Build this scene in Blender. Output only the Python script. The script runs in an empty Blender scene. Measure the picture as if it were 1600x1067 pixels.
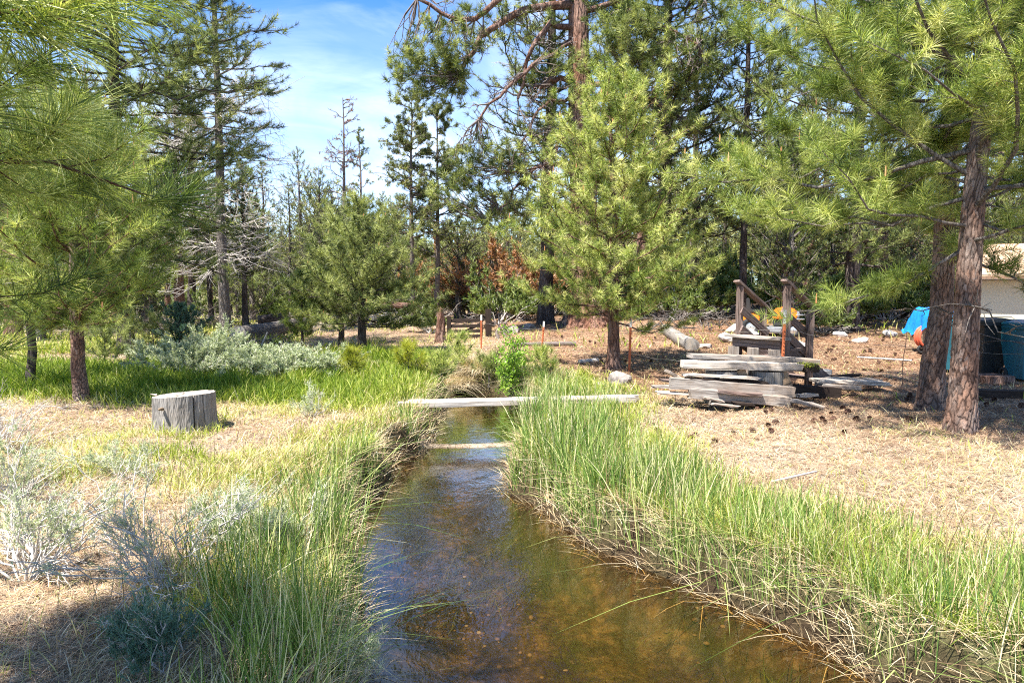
import bpy, math, random
import numpy as np
from mathutils import Vector, Matrix
PI = math.pi
SC = bpy.context.scene
COL = SC.collection
# ------------------------------------------------------------------ camera
CAMZ = 1.6; PITCH = math.atan((533.5-455)/1067.0)
cam = bpy.data.cameras.new('camera'); cam.lens = 24; cam.sensor_width = 36
cam.clip_start = 0.05; cam.clip_end = 1500
co = bpy.data.objects.new('camera', cam); COL.objects.link(co)
co.location = (0, 0, CAMZ); co.rotation_euler = (PI/2-PITCH, 0, 0); SC.camera = co
# ------------------------------------------------------------------ exposure
SC.view_settings.view_transform = 'Standard'; SC.view_settings.look = 'None'
SC.view_settings.exposure = 1.74; SC.view_settings.gamma = 1
SC.cycles.use_denoising = False; SC.cycles.filter_width = 1.1; SC.cycles.max_bounces = 7; SC.cycles.diffuse_bounces = 3; SC.cycles.glossy_bounces = 3
SC.cycles.transmission_bounces = 4; SC.cycles.transparent_max_bounces = 12
# ------------------------------------------------------------------ sun
LD = Vector((0.39, 0.35, -1.0)).normalized()
sun = bpy.data.lights.new('sun', 'SUN'); sun.energy = 5.0; sun.angle = math.radians(0.5); sun.color = (1, 0.95, 0.87)
so = bpy.data.objects.new('sun', sun); COL.objects.link(so); so.rotation_euler = LD.to_track_quat('-Z', 'Y').to_euler()
# ------------------------------------------------------------------ node helper
class NT:
    def __init__(s, tree): s.t = tree; s.n = tree.nodes; s.l = tree.links; s.n.clear()
    def add(s, kind, **kw):
        n = s.n.new(kind)
        for k, v in kw.items():
            if k.startswith('i_'):
                key = k[2:].replace('_', ' ')
                key = int(key) if key.isdigit() else key
                s.put(n.inputs[key], v)
            else: setattr(n, k, v)
        return n
    def put(s, sock, v):
        if isinstance(v, bpy.types.NodeSocket): s.l.new(v, sock)
        else:
            if isinstance(v, tuple) and len(v) == 3 and sock.type == 'RGBA': v = v+(1,)
            sock.default_value = v
    def mix(s, f, a, b, blend='MIX'):
        n = s.add('ShaderNodeMix', data_type='RGBA', blend_type=blend)
        s.put(n.inputs[0], f); s.put(n.inputs[6], a); s.put(n.inputs[7], b); return n.outputs[2]
    def math(s, op, a, b=0.0, clamp=False):
        n = s.add('ShaderNodeMath', operation=op, use_clamp=clamp); s.put(n.inputs[0], a); s.put(n.inputs[1], b); return n.outputs[0]
    def noise(s, scale, detail=4, rough=0.55, vec=None, dist=0.0):
        n = s.add('ShaderNodeTexNoise'); n.inputs['Scale'].default_value = scale; n.inputs['Detail'].default_value = detail
        n.inputs['Roughness'].default_value = rough; n.inputs['Distortion'].default_value = dist
        if vec is not None: s.l.new(vec, n.inputs['Vector'])
        return n.outputs['Fac']
    def ramp(s, f, stops):
        n = s.add('ShaderNodeValToRGB'); s.l.new(f, n.inputs[0]); e = n.color_ramp.elements
        while len(e) < len(stops): e.new(0.5)
        for k, (p, c) in enumerate(stops):
            e[k].position = p; e[k].color = (c, c, c, 1) if isinstance(c, (int, float)) else tuple(c)+(1,)
        return n.outputs[0]
    def obj(s, scale=(1, 1, 1), kind='Object'):
        tc = s.add('ShaderNodeTexCoord'); m = s.add('ShaderNodeMapping'); s.l.new(tc.outputs[kind], m.inputs[0])
        m.inputs['Scale'].default_value = scale; return m.outputs[0]
# ------------------------------------------------------------------ sky
W = bpy.data.worlds.new('World'); SC.world = W; W.use_nodes = True
t = NT(W.node_tree)
sky = t.add('ShaderNodeTexSky', sky_type='NISHITA', sun_disc=False)
sky.sun_elevation = math.asin(-LD.z); sky.sun_rotation = math.atan2(-LD.x, -LD.y)
sky.altitude = 1300; sky.air_density = 1.0; sky.dust_density = 0.4; sky.ozone_density = 2.2
v = t.obj((1.0, 1.0, 1.8), 'Generated')
n1 = t.noise(1.6, 8, 0.62, v, 1.6)
v2 = t.obj((1.6, 1.0, 3.2), 'Generated'); v2.node.inputs['Rotation'].default_value = (0.3, 0.9, 0.2)
n2 = t.noise(2.4, 7, 0.6, v2, 0.9)
cm = t.math('MULTIPLY', t.ramp(n1, [(0.40, 0.0), (0.75, 1.0)]), t.ramp(n2, [(0.36, 0.15), (0.72, 1.0)]))
sep = t.add('ShaderNodeSeparateXYZ'); t.l.new(t.obj((1, 1, 1), 'Generated'), sep.inputs[0])
low = t.ramp(sep.outputs['Z'], [(0.0, 0.50), (0.22, 0.22), (0.38, 0.0)])
cm = t.math('ADD', t.math('MULTIPLY', cm, 0.72), low, True)
skyc = t.mix(cm, t.mix(1.0, sky.outputs[0], (0.48, 0.96, 1.42), 'MULTIPLY'), (8.6, 9.2, 9.8))
bg = t.add('ShaderNodeBackground'); t.l.new(skyc, bg.inputs[0]); bg.inputs[1].default_value = 0.068
ow = t.add('ShaderNodeOutputWorld'); t.l.new(bg.outputs[0], ow.inputs[0])
# ------------------------------------------------------------------ materials
MATS = {}
def newmat(name):
    m = bpy.data.materials.new(name); m.use_nodes = True; t = NT(m.node_tree)
    o = t.add('ShaderNodeOutputMaterial'); MATS[name] = m; return m, t, o
def finish(t, o, col, rough=0.7, spec=0.3, bump=None, bstr=0.4, bdist=0.01, metal=0.0):
    p = t.add('ShaderNodeBsdfPrincipled'); t.put(p.inputs['Base Color'], col); t.put(p.inputs['Roughness'], rough)
    p.inputs['Specular IOR Level'].default_value = spec; p.inputs['Metallic'].default_value = metal
    if bump is not None:
        b = t.add('ShaderNodeBump'); t.l.new(bump, b.inputs['Height']); b.inputs['Strength'].default_value = bstr
        b.inputs['Distance'].default_value = bdist; t.l.new(b.outputs[0], p.inputs['Normal'])
    t.l.new(p.outputs[0], o.inputs[0]); return p
def leafmat(name, stops, transl=0.35, rough=0.45, spec=0.35):
    """foliage: colour by the per-tuft attribute 'tint' plus a little light passing through"""
    m, t, o = newmat(name)
    a = t.add('ShaderNodeAttribute', attribute_name='tint')
    c = t.ramp(a.outputs['Fac'], stops)
    p = t.add('ShaderNodeBsdfPrincipled'); t.l.new(c, p.inputs['Base Color']); p.inputs['Roughness'].default_value = rough
    p.inputs['Specular IOR Level'].default_value = spec
    tr = t.add('ShaderNodeBsdfTranslucent'); t.l.new(t.mix(1.0, c, (1.15, 1.2, 0.6), 'MULTIPLY'), tr.inputs[0])
    mx = t.add('ShaderNodeMixShader'); mx.inputs[0].default_value = transl
    t.l.new(p.outputs[0], mx.inputs[1]); t.l.new(tr.outputs[0], mx.inputs[2]); t.l.new(mx.outputs[0], o.inputs[0])
    return m
leafmat('needle_bright', [(0.0, (0.038, 0.072, 0.015)), (0.4, (0.175, 0.245, 0.045)), (0.8, (0.41, 0.46, 0.12)), (1.0, (0.62, 0.62, 0.25))], 0.34, 0.5, 0.3)
leafmat('needle_olive', [(0.0, (0.022, 0.042, 0.012)), (0.45, (0.115, 0.155, 0.038)), (1.0, (0.42, 0.45, 0.16))], 0.3, 0.5, 0.3)
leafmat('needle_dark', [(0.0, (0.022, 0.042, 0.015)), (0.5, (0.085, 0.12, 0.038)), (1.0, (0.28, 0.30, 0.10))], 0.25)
leafmat('needle_far', [(0.0, (0.045, 0.07, 0.025)), (0.5, (0.15, 0.185, 0.06)), (1.0, (0.42, 0.41, 0.15))], 0.3)
leafmat('needle_yellow', [(0.0, (0.20, 0.24, 0.03)), (1.0, (0.42, 0.42, 0.05))], 0.35)
leafmat('needle_blue', [(0.0, (0.05, 0.11, 0.075)), (1.0, (0.14, 0.24, 0.17))], 0.25)
leafmat('needle_dead', [(0.0, (0.17, 0.075, 0.035)), (0.5, (0.34, 0.155, 0.07)), (1.0, (0.50, 0.29, 0.15))], 0.25)
leafmat('candle', [(0.0, (0.42, 0.18, 0.07)), (1.0, (0.55, 0.30, 0.13))], 0.1)
leafmat('leaf_bright', [(0.0, (0.10, 0.22, 0.02)), (0.5, (0.22, 0.38, 0.04)), (1.0, (0.36, 0.50, 0.08))], 0.4)
leafmat('leaf_sage', [(0.0, (0.20, 0.24, 0.13)), (0.5, (0.40, 0.45, 0.28)), (1.0, (0.66, 0.68, 0.50))], 0.25, 0.7, 0.1)
leafmat('shrub_green', [(0.0, (0.08, 0.13, 0.03)), (0.5, (0.19, 0.25, 0.07)), (1.0, (0.34, 0.37, 0.13))], 0.3)
leafmat('grass', [(0.0, (0.055, 0.115, 0.01)), (0.3, (0.17, 0.25, 0.025)), (0.6, (0.36, 0.40, 0.07)), (0.82, (0.56, 0.51, 0.20)), (1.0, (0.74, 0.65, 0.43))], 0.35, 0.5, 0.2)
leafmat('sedge', [(0.0, (0.03, 0.07, 0.012)), (0.35, (0.12, 0.21, 0.04)), (0.65, (0.30, 0.39, 0.10)), (0.85, (0.52, 0.53, 0.21)), (1.0, (0.70, 0.61, 0.41))], 0.3, 0.45, 0.25)
leafmat('straw', [(0.0, (0.20, 0.13, 0.075)), (0.3, (0.38, 0.26, 0.14)), (0.7, (0.54, 0.43, 0.27)), (1.0, (0.68, 0.60, 0.45))], 0.15, 0.6, 0.2)
leafmat('pine_straw', [(0.0, (0.10, 0.055, 0.035)), (0.35, (0.31, 0.19, 0.11)), (0.65, (0.52, 0.365, 0.225)), (1.0, (0.71, 0.585, 0.43))], 0.05, 0.6, 0.2)
leafmat('water_weed', [(0.0, (0.03, 0.05, 0.008)), (1.0, (0.14, 0.16, 0.02))], 0.2)

def bark(name, c1, c2, c3, scale=6):
    m, t, o = newmat(name)
    v = t.obj((scale, scale, scale*0.28))
    vo = t.add('ShaderNodeTexVoronoi', feature='DISTANCE_TO_EDGE'); vo.inputs['Scale'].default_value = 2.2
    wv = t.add('ShaderNodeVectorMath', operation='ADD'); t.l.new(v, wv.inputs[0])
    nn = t.add('ShaderNodeTexNoise'); nn.inputs['Scale'].default_value = 1.6; t.l.new(v, nn.inputs['Vector']); t.l.new(nn.outputs['Color'], wv.inputs[1])
    t.l.new(wv.outputs[0], vo.inputs['Vector'])
    crack = t.ramp(vo.outputs['Distance'], [(0.0, 0.0), (0.22, 1.0)])
    fine = t.noise(9, 8, 0.7, v)
    big = t.noise(0.8, 3, 0.6, v)
    vp = t.add('ShaderNodeTexVoronoi'); vp.inputs['Scale'].default_value = 2.2; t.l.new(wv.outputs[0], vp.inputs['Vector'])
    sepc = t.add('ShaderNodeSeparateColor'); t.l.new(vp.outputs['Color'], sepc.inputs[0])
    c = t.mix(t.ramp(fine, [(0.35, 0), (0.65, 1)]), c2, c3)
    c = t.mix(t.math('MULTIPLY', sepc.outputs[0], 0.6), c, t.mix(0.5, c2, c1))
    c = t.mix(t.ramp(big, [(0.4, 0), (0.62, 0.75)]), c, t.mix(0.35, c3, (0.32, 0.29, 0.27)))
    c = t.mix(t.math('MULTIPLY', t.math('SUBTRACT', 1.0, crack), t.ramp(t.noise(5, 4, 0.7, v), [(0.35, 0.15), (0.65, 0.9)])), c, c1)
    h = t.math('ADD', t.math('MULTIPLY', crack, 0.8), t.math('MULTIPLY', fine, 1.2))
    finish(t, o, c, 0.9, 0.1, h, 1.0, 0.03); return m
bark('bark_red', (0.035, 0.018, 0.013), (0.15, 0.075, 0.05), (0.30, 0.17, 0.12), 5)
bark('bark_orange', (0.05, 0.022, 0.015), (0.19, 0.09, 0.06), (0.32, 0.17, 0.11), 2.6)
bark('bark_dark', (0.014, 0.011, 0.01), (0.055, 0.042, 0.036), (0.12, 0.09, 0.075), 5)
bark('bark_grey', (0.05, 0.042, 0.037), (0.17, 0.145, 0.125), (0.30, 0.265, 0.235), 9)
m, t, o = newmat('bark_plate')
a1 = t.add('ShaderNodeAttribute', attribute_name='plate'); a2 = t.add('ShaderNodeAttribute', attribute_name='furrow'); v = t.obj((14, 14, 7)); nf = t.noise(3, 8, 0.7, v); nb_ = t.noise(0.25, 3, 0.6, v)
c = t.ramp(a1.outputs['Fac'], [(0.0, (0.085, 0.055, 0.045)), (0.4, (0.19, 0.115, 0.085)), (0.75, (0.33, 0.19, 0.13)), (1.0, (0.34, 0.29, 0.26))])
c = t.mix(t.ramp(nf, [(0.35, 0), (0.7, 0.8)]), c, (0.10, 0.065, 0.05)); c = t.mix(t.ramp(nb_, [(0.4, 0), (0.65, 0.5)]), c, (0.24, 0.215, 0.195))
c = t.mix(t.math('MULTIPLY', a2.outputs['Fac'], 0.85), c, (0.035, 0.022, 0.018)); finish(t, o, c, 0.92, 0.1, nf, 0.8, 0.02)
def plain(name, c1, c2, scale=20, rough=0.8, spec=0.2, bstr=0.3, metal=0, vs=(1, 1, 1), bd=0.005):
    m, t, o = newmat(name); v = t.obj(vs)
    n = t.noise(scale, 6, 0.65, v)
    finish(t, o, t.mix(t.ramp(n, [(0.3, 0), (0.7, 1)]), c1, c2), rough, spec, n, bstr, bd, metal); return m
plain('dead_twig', (0.28, 0.25, 0.23), (0.56, 0.52, 0.48), 12)
plain('dead_dark', (0.09, 0.07, 0.06), (0.22, 0.18, 0.16), 12)
plain('twig_sage', (0.30, 0.27, 0.24), (0.66, 0.62, 0.57), 18)
plain('rock', (0.16, 0.135, 0.12), (0.36, 0.32, 0.29), 9, 0.9, 0.1, 0.9, 0, (1, 1, 1), 0.03)
plain('rock_pale', (0.32, 0.29, 0.27), (0.56, 0.52, 0.48), 9, 0.9, 0.1, 0.8, 0, (1, 1, 1), 0.03)
def wood(name, c1, c2, c3, grain=(1.2, 22, 22), bd=0.006):
    m, t, o = newmat(name)
    v = t.obj(grain); g = t.noise(2.2, 7, 0.7, v, 0.4)
    b = t.noise(1.7, 4, 0.6, t.obj((1, 2, 2)))
    fl = t.ramp(t.noise(1.0, 2, 0.5, t.obj((0.9, 45, 45) if grain[0] < 5 else (45, 45, 0.9))), [(0.34, 0.0), (0.42, 1.0)])
    c = t.mix(t.ramp(g, [(0.36, 0), (0.62, 1)]), c1, c2)
    c = t.mix(t.ramp(b, [(0.42, 0), (0.68, 0.85)]), c, c3)
    c = t.mix(fl, t.mix(0.7, c, (0.03, 0.025, 0.02)), c)
    h = t.math('ADD', g, t.math('MULTIPLY', fl, 0.5))
    finish(t, o, c, 0.85, 0.15, h, 0.8, bd); return m
wood('wood_grey', (0.13, 0.11, 0.095), (0.38, 0.345, 0.31), (0.26, 0.195, 0.145))
wood('wood_pale', (0.24, 0.21, 0.18), (0.54, 0.50, 0.45), (0.40, 0.32, 0.25))
wood('wood_stair', (0.085, 0.060, 0.05), (0.24, 0.185, 0.165), (0.15, 0.095, 0.075))
wood('wood_dark', (0.012, 0.009, 0.008), (0.05, 0.036, 0.03), (0.03, 0.02, 0.015))
wood('wood_upright', (0.11, 0.10, 0.09), (0.31, 0.29, 0.265), (0.21, 0.18, 0.15), (22, 22, 1.0))
wood('wood_logbrown', (0.12, 0.08, 0.05), (0.32, 0.24, 0.16), (0.24, 0.16, 0.10), (22, 22, 1.0))
def rings(name, c1, c2):
    m, t, o = newmat(name); v = t.obj()
    w = t.add('ShaderNodeTexWave', wave_type='RINGS', rings_direction='Z'); w.inputs['Scale'].default_value = 22
    w.inputs['Distortion'].default_value = 2.5; w.inputs['Detail'].default_value = 3; t.l.new(v, w.inputs['Vector'])
    n = t.noise(7, 5, 0.6, v)
    c = t.mix(w.outputs['Fac'], c1, c2); c = t.mix(t.ramp(n, [(0.4, 0), (0.7, 0.6)]), c, (0.42, 0.33, 0.23))
    finish(t, o, c, 0.85, 0.1, w.outputs['Fac'], 0.4, 0.004)
rings('endgrain', (0.25, 0.22, 0.185), (0.45, 0.41, 0.36))
def paint(name, c, rough=0.4, metal=0.0, c2=None):
    m, t, o = newmat(name); n = t.noise(14, 5, 0.6, t.obj())
    c2 = c2 or tuple(x*0.7 for x in c)
    finish(t, o, t.mix(t.ramp(n, [(0.45, 0), (0.75, 1)]), c, c2), rough, 0.4, n, 0.15, 0.003, metal)
paint('post_rust', (0.50, 0.14, 0.05), 0.7, 0, (0.27, 0.075, 0.035)); paint('post_white', (0.72, 0.70, 0.66), 0.5)
paint('wire', (0.25, 0.23, 0.21), 0.5, 0.6); paint('rust_wire', (0.25, 0.13, 0.08), 0.7, 0.3)
paint('mower_orange', (0.75, 0.22, 0.02), 0.3); paint('mower_grey', (0.35, 0.36, 0.37), 0.35, 0.4); paint('rubber', (0.025, 0.025, 0.025), 0.8)
paint('chrome', (0.62, 0.62, 0.60), 0.3, 0.7); paint('bin_teal', (0.02, 0.12, 0.16), 0.45); paint('bin_black', (0.012, 0.016, 0.018), 0.5)
paint('hose_red', (0.62, 0.12, 0.06), 0.45); paint('tarp', (0.01, 0.17, 0.50), 0.4, 0, (0.015, 0.25, 0.62)); paint('stucco', (0.50, 0.48, 0.36), 0.9, 0, (0.46, 0.44, 0.33))
paint('roof_tan', (0.52, 0.34, 0.22), 0.85); paint('fascia', (0.16, 0.14, 0.11), 0.7); paint('concrete', (0.40, 0.38, 0.35), 0.9); paint('moss', (0.20, 0.22, 0.03), 0.95)
# ground
m, t, o = newmat('ground')
v = t.obj()
za = t.add('ShaderNodeAttribute', attribute_name='green'); zb = t.add('ShaderNodeAttribute', attribute_name='bed'); zw = t.add('ShaderNodeAttribute', attribute_name='wet')
n1 = t.noise(1.3, 6, 0.65, v); n2 = t.noise(17, 8, 0.72, v); n3 = t.noise(70, 4, 0.7, v)
dry = t.mix(t.ramp(n1, [(0.36, 0), (0.62, 1)]), (0.31, 0.21, 0.14), (0.46, 0.38, 0.305))
dry = t.mix(t.ramp(n2, [(0.42, 0.75), (0.56, 0)]), dry, (0.15, 0.095, 0.055))
dry = t.mix(t.ramp(n3, [(0.45, 0), (0.62, 0.8)]), dry, (0.58, 0.49, 0.37))
zd = t.add('ShaderNodeAttribute', attribute_name='duff')
dry = t.mix(t.math('MULTIPLY', zd.outputs['Fac'], t.ramp(t.noise(0.9, 5, 0.7, v), [(0.3, 0.45), (0.6, 1.0)])), dry, t.mix(t.ramp(n2, [(0.4, 0), (0.6, 1)]), (0.14, 0.07, 0.04), (0.38, 0.215, 0.125)))
grn = t.mix(t.ramp(n2, [(0.4, 0), (0.6, 1)]), (0.06, 0.09, 0.02), (0.24, 0.25, 0.09))
c = t.mix(za.outputs['Fac'], dry, grn)
vo = t.add('ShaderNodeTexVoronoi'); vo.inputs['Scale'].default_value = 30; t.l.new(v, vo.inputs['Vector'])
sc_ = t.add('ShaderNodeSeparateColor'); t.l.new(vo.outputs['Color'], sc_.inputs[0])
pb = t.mix(t.ramp(t.noise(2.6, 6, 0.7, v), [(0.36, 0), (0.64, 1)]), (0.035, 0.026, 0.010), (0.19, 0.125, 0.05))
pb = t.mix(t.math('MULTIPLY', sc_.outputs[0], 0.45), pb, t.mix(sc_.outputs[1], (0.06, 0.045, 0.02), (0.33, 0.25, 0.14)))
pb = t.mix(t.ramp(t.noise(9, 7, 0.75, v, 0.5), [(0.42, 0.8), (0.6, 0)]), pb, (0.03, 0.022, 0.009))
pb = t.mix(t.ramp(t.noise(1.3, 6, 0.7, t.obj((1.8, 0.7, 1))), [(0.42, 0.85), (0.58, 0)]), pb, (0.028, 0.026, 0.008))
c = t.mix(zw.outputs['Fac'], c, (0.05, 0.033, 0.02))
c = t.mix(zb.outputs['Fac'], c, pb)
h = t.math('ADD', n2, t.math('MULTIPLY', n3, 0.4))
finish(t, o, c, 0.95, 0.1, h, 1.0, 0.05)
# water: clear brown water with a Fresnel skin
m, t, o = newmat('stream_water')
v = t.obj((1.0, 0.55, 1)); r1 = t.noise(7, 4, 0.6, v, 0.6); r2 = t.noise(30, 3, 0.6, v, 0.3); r3 = t.noise(2.2, 2, 0.5, v)
h = t.math('ADD', t.math('ADD', t.math('MULTIPLY', r1, 1.0), t.math('MULTIPLY', r2, 0.22)), t.math('MULTIPLY', r3, 1.2))
b = t.add('ShaderNodeBump'); t.l.new(h, b.inputs['Height']); b.inputs['Strength'].default_value = 0.38; b.inputs['Distance'].default_value = 0.012
fr = t.add('ShaderNodeFresnel'); fr.inputs['IOR'].default_value = 1.33; t.l.new(b.outputs[0], fr.inputs['Normal'])
gl = t.add('ShaderNodeBsdfGlossy'); gl.inputs['Roughness'].default_value = 0.03; t.l.new(b.outputs[0], gl.inputs['Normal'])
tr = t.add('ShaderNodeBsdfTransparent'); tr.inputs[0].default_value = (0.86, 0.72, 0.46, 1)
mx = t.add('ShaderNodeMixShader'); t.l.new(t.math('MULTIPLY', fr.outputs[0], 2.6, True), mx.inputs[0]); t.l.new(tr.outputs[0], mx.inputs[1]); t.l.new(gl.outputs[0], mx.inputs[2])
t.l.new(mx.outputs[0], o.inputs[0])
# ------------------------------------------------------------------ numeric helpers
def vnoise(x, y, s=0):
    x = np.asarray(x, float); y = np.asarray(y, float)
    xi = np.floor(x).astype(np.int64); yi = np.floor(y).astype(np.int64); fx = x-xi; fy = y-yi
    def hsh(a, b):
        n = (a*374761393+b*668265263+s*1442695041) & 0xffffffff; n = ((n ^ (n >> 13))*1274126177) & 0xffffffff
        return ((n ^ (n >> 16)) & 0xffff)/65535.0
    fx = fx*fx*(3-2*fx); fy = fy*fy*(3-2*fy)
    return (hsh(xi, yi)*(1-fx)+hsh(xi+1, yi)*fx)*(1-fy)+(hsh(xi, yi+1)*(1-fx)+hsh(xi+1, yi+1)*fx)*fy
def fbm(x, y, s=0, o=4):
    r = 0; a = 0.5; tot = 0
    for k in range(o): r = r+a*vnoise(np.asarray(x)*2**k, np.asarray(y)*2**k, s+k*7); tot += a; a *= 0.5
    return r/tot
def worley(x, y, s=0):
    xi = np.floor(x); yi = np.floor(y); f1 = np.full(x.shape, 9.0); f2 = f1.copy(); idv = x*0
    def h(a, b, k): v = np.sin(a*127.1+b*311.7+k*74.7+s*13.3)*43758.5453; return v-np.floor(v)
    for dx in (-1, 0, 1):
        for dy in (-1, 0, 1):
            cx, cy = xi+dx, yi+dy; d = np.hypot(cx+.5+(h(cx, cy, 1)-.5)*.9-x, cy+.5+(h(cx, cy, 2)-.5)*.9-y); i = h(cx, cy, 3)
            f2 = np.where(d < f1, f1, np.minimum(f2, d)); idv = np.where(d < f1, i, idv); f1 = np.minimum(f1, d)
    return f2-f1, idv
def plates(a, z, r0, seed, pw=.06, ph=.15):
    n = max(6, round(2*PI*r0/pw)); u = a/(2*PI)*n; u = u+0*z; zz = z/ph+0*a; w = (fbm(np.cos(a)*3+z*4, np.sin(a)*3+z*4, seed)-.5)*1.2
    e, i = worley(u+w, zz+w*1.5, seed); e2, i2 = worley(u*2.3, zz*2.6, seed+3)
    fur = 1-sst(.02, .26, e); dep = fur*.22-.07*(i-.5)-.03*(i2-.5)+.05*(1-sst(.0, .2, e2))
    return dep*pw*1.0/ r0, np.clip(i*.75+i2*.25, 0, 1), np.clip(fur+.25*(1-sst(0, .15, e2)), 0, 1)
def sst(a, b, x): u = np.clip((np.asarray(x)-a)/(b-a), 0, 1); return u*u*(3-2*u)
# stream edges (x of the left and right water edge against y)
YL = [-3, 0, 1.5, 3.2, 4.2, 5.1, 5.7, 6.2, 7.0, 7.7, 8.7, 10.0, 10.9, 12.2, 13.0, 14.5, 17]
XL = [0.9, 0.3, -0.45, -0.78, -0.92, -1.30, -1.36, -1.42, -1.22, -1.34, -1.08, -1.12, -1.12, -1.16, -1.6, -2.9, -4.6]
YR = [-3, 0, 1.5, 3.2, 3.5, 4.0, 4.5, 5.1, 5.7, 6.6, 7.3, 8.0, 9.1, 10.0, 10.9, 12.0, 12.8, 14.0, 15.0, 17]
XR = [5.6, 4.3, 3.2, 2.05, 1.87, 1.50, 1.18, 0.77, 0.38, 0.04, -0.06, 0.05, 0.32, 0.42, 0.40, 0.25, 0.0, -1.5, -2.8, -4.4]
WL = -0.40
def edges(y):
    y = np.asarray(y, float)
    wob = (vnoise(y*2.3, y*0+3, 5)-0.5)*0.16
    return np.interp(y, YL, XL)+wob, np.interp(y, YR, XR)-(vnoise(y*2.1, y*0+9, 8)-0.5)*0.18
def wdist(x, y):
    """signed distance outside the water edge (negative in the water)"""
    xl, xr = edges(y); d = np.maximum(xl-x, x-xr)*0.9
    return np.where(np.asarray(y) > 17, 5.0, d)
def H(x, y):
    x = np.asarray(x, float); y = np.asarray(y, float)
    d = wdist(x, y)
    g = (fbm(x*0.5, y*0.5, 1)-0.5)*0.16+(fbm(x*2.2, y*2.2, 2, 3)-0.5)*0.09
    g = g+0.50*sst(13, 25, y)*sst(-3, 3, x)+0.12*sst(10, 16, y)*sst(2, 7, x)+0.2*sst(20, 45, y)
    g = g+0.35*sst(20, 34, y)*sst(-9, -3, x)+0.6*sst(60, 160, y)
    hum = (vnoise(x*3.1+2, y*3.1, 31)-0.4)*0.14*np.exp(-((d-0.35)/0.3)**2)
    bank = sst(-0.03, 0.17, d)
    bed = WL-0.05-0.24*sst(0, 0.55, -d)+(fbm(x*3, y*2, 6, 3)-0.5)*0.10
    barz = WL+.022-((y-8.80-0.06*np.sin(x*3)-.1*(x+.4))/.17)**2*.06+(fbm(x*9, y*9, 8, 2)-.5)*.02     # low sandbar across the stream
    bed = np.where((y > 8) & (y < 9.5), np.maximum(bed, barz), bed)
    return bed*(1-bank)+(g+hum)*bank
CA, SA = math.cos(PITCH), math.sin(PITCH)
def ray(px, py): a = (px-800)/1067.0; b = -(py-533.5)/1067.0; return Vector((a, CA+b*SA, -SA+b*CA))
def at(px, py, Y): r = ray(px, py); return Vector((r.x*Y/r.y, Y, CAMZ+r.z*Y/r.y))
def gp(px, py):
    r = ray(px, py); lo = 1.5
    for Y in np.arange(2.0, 90, 0.05):
        if CAMZ+r.z*Y/r.y <= float(H(r.x*Y/r.y, Y)): lo = Y; break
    else: lo = 90
    return Vector((r.x*lo/r.y, lo, float(H(r.x*lo/r.y, lo))))
def gy(px, Y): x = (px-800)/1067.0*Y/1.0; return Vector((x, Y, float(H(x, Y))))
# ------------------------------------------------------------------ object helpers
def tag(o, label=None, cat=None, group=None, kind=None):
    for k, v in (('label', label), ('category', cat), ('group', group), ('kind', kind)):
        if v: o[k] = v
    return o
def empty(name, loc, label, cat, group=None, rz=0):
    o = bpy.data.objects.new(name, None); COL.objects.link(o); o.location = loc; o.rotation_euler = (0, 0, rz)
    return tag(o, label, cat, group)
def mesh(name, V, groups, mat, parent=None, tint=None, smooth=False, attrs=None):
    V = np.asarray(V, np.float32).reshape(-1, 3); me = bpy.data.meshes.new(name)
    groups = [np.asarray(g, np.int32) for g in (groups if isinstance(groups, list) else [groups]) if len(g)]
    loops = np.concatenate([g.ravel() for g in groups]); tot = np.concatenate([np.full(len(g), g.shape[1], np.int32) for g in groups])
    start = np.concatenate([[0], np.cumsum(tot)[:-1]]).astype(np.int32)
    me.vertices.add(len(V)); me.vertices.foreach_set('co', V.ravel())
    me.loops.add(len(loops)); me.loops.foreach_set('vertex_index', loops)
    me.polygons.add(len(tot)); me.polygons.foreach_set('loop_start', start)
    me.polygons.foreach_set('use_smooth', np.full(len(tot), smooth, bool))
    me.update(calc_edges=True)
    at_ = dict(attrs or {})
    if tint is not None: at_['tint'] = tint
    for k, a in at_.items():
        A = me.attributes.new(k, 'FLOAT', 'POINT'); A.data.foreach_set('value', np.asarray(a, np.float32).ravel())
    me.materials.append(MATS[mat]); o = bpy.data.objects.new(name, me); COL.objects.link(o)
    if parent is not None: o.parent = parent
    return o
def nrm(a): return a/np.maximum(np.linalg.norm(a, axis=-1, keepdims=True), 1e-9)
def tubes(P, R, s=6, caps=False):
    """P (B,n,3), R (B,n): B tubes of n rings with s sides"""
    P = np.asarray(P, float); R = np.asarray(R, float); B, n, _ = P.shape
    T = np.empty_like(P); T[:, 1:-1] = P[:, 2:]-P[:, :-2]; T[:, 0] = P[:, 1]-P[:, 0]; T[:, -1] = P[:, -1]-P[:, -2]; T = nrm(T)
    ax = nrm(P[:, -1]-P[:, 0]); ref = np.where(np.abs(ax[:, 2:3]) > 0.8, [[1.0, 0, 0]], [[0, 0, 1.0]])[:, None, :]
    U = nrm(np.cross(T, ref)); Vv = np.cross(T, U)
    a = np.arange(s)*2*PI/s
    V = P[:, :, None]+R[:, :, None, None]*(np.cos(a)[None, None, :, None]*U[:, :, None]+np.sin(a)[None, None, :, None]*Vv[:, :, None])
    b = (np.arange(B)*n*s)[:, None, None]; i = (np.arange(n-1)*s)[None, :, None]; k = np.arange(s)[None, None, :]; k2 = (k+1) % s
    F = np.stack([b+i+k, b+i+k2, b+i+s+k2, b+i+s+k], -1).reshape(-1, 4)
    return V.reshape(-1, 3), F
def cat(parts):
    Vs = []; Fs = {}; off = 0
    for V, F in parts:
        Vs.append(V); Fs.setdefault(F.shape[1], []).append(F+off); off += len(V)
    return np.concatenate(Vs), [np.concatenate(f) for f in Fs.values()]
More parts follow.
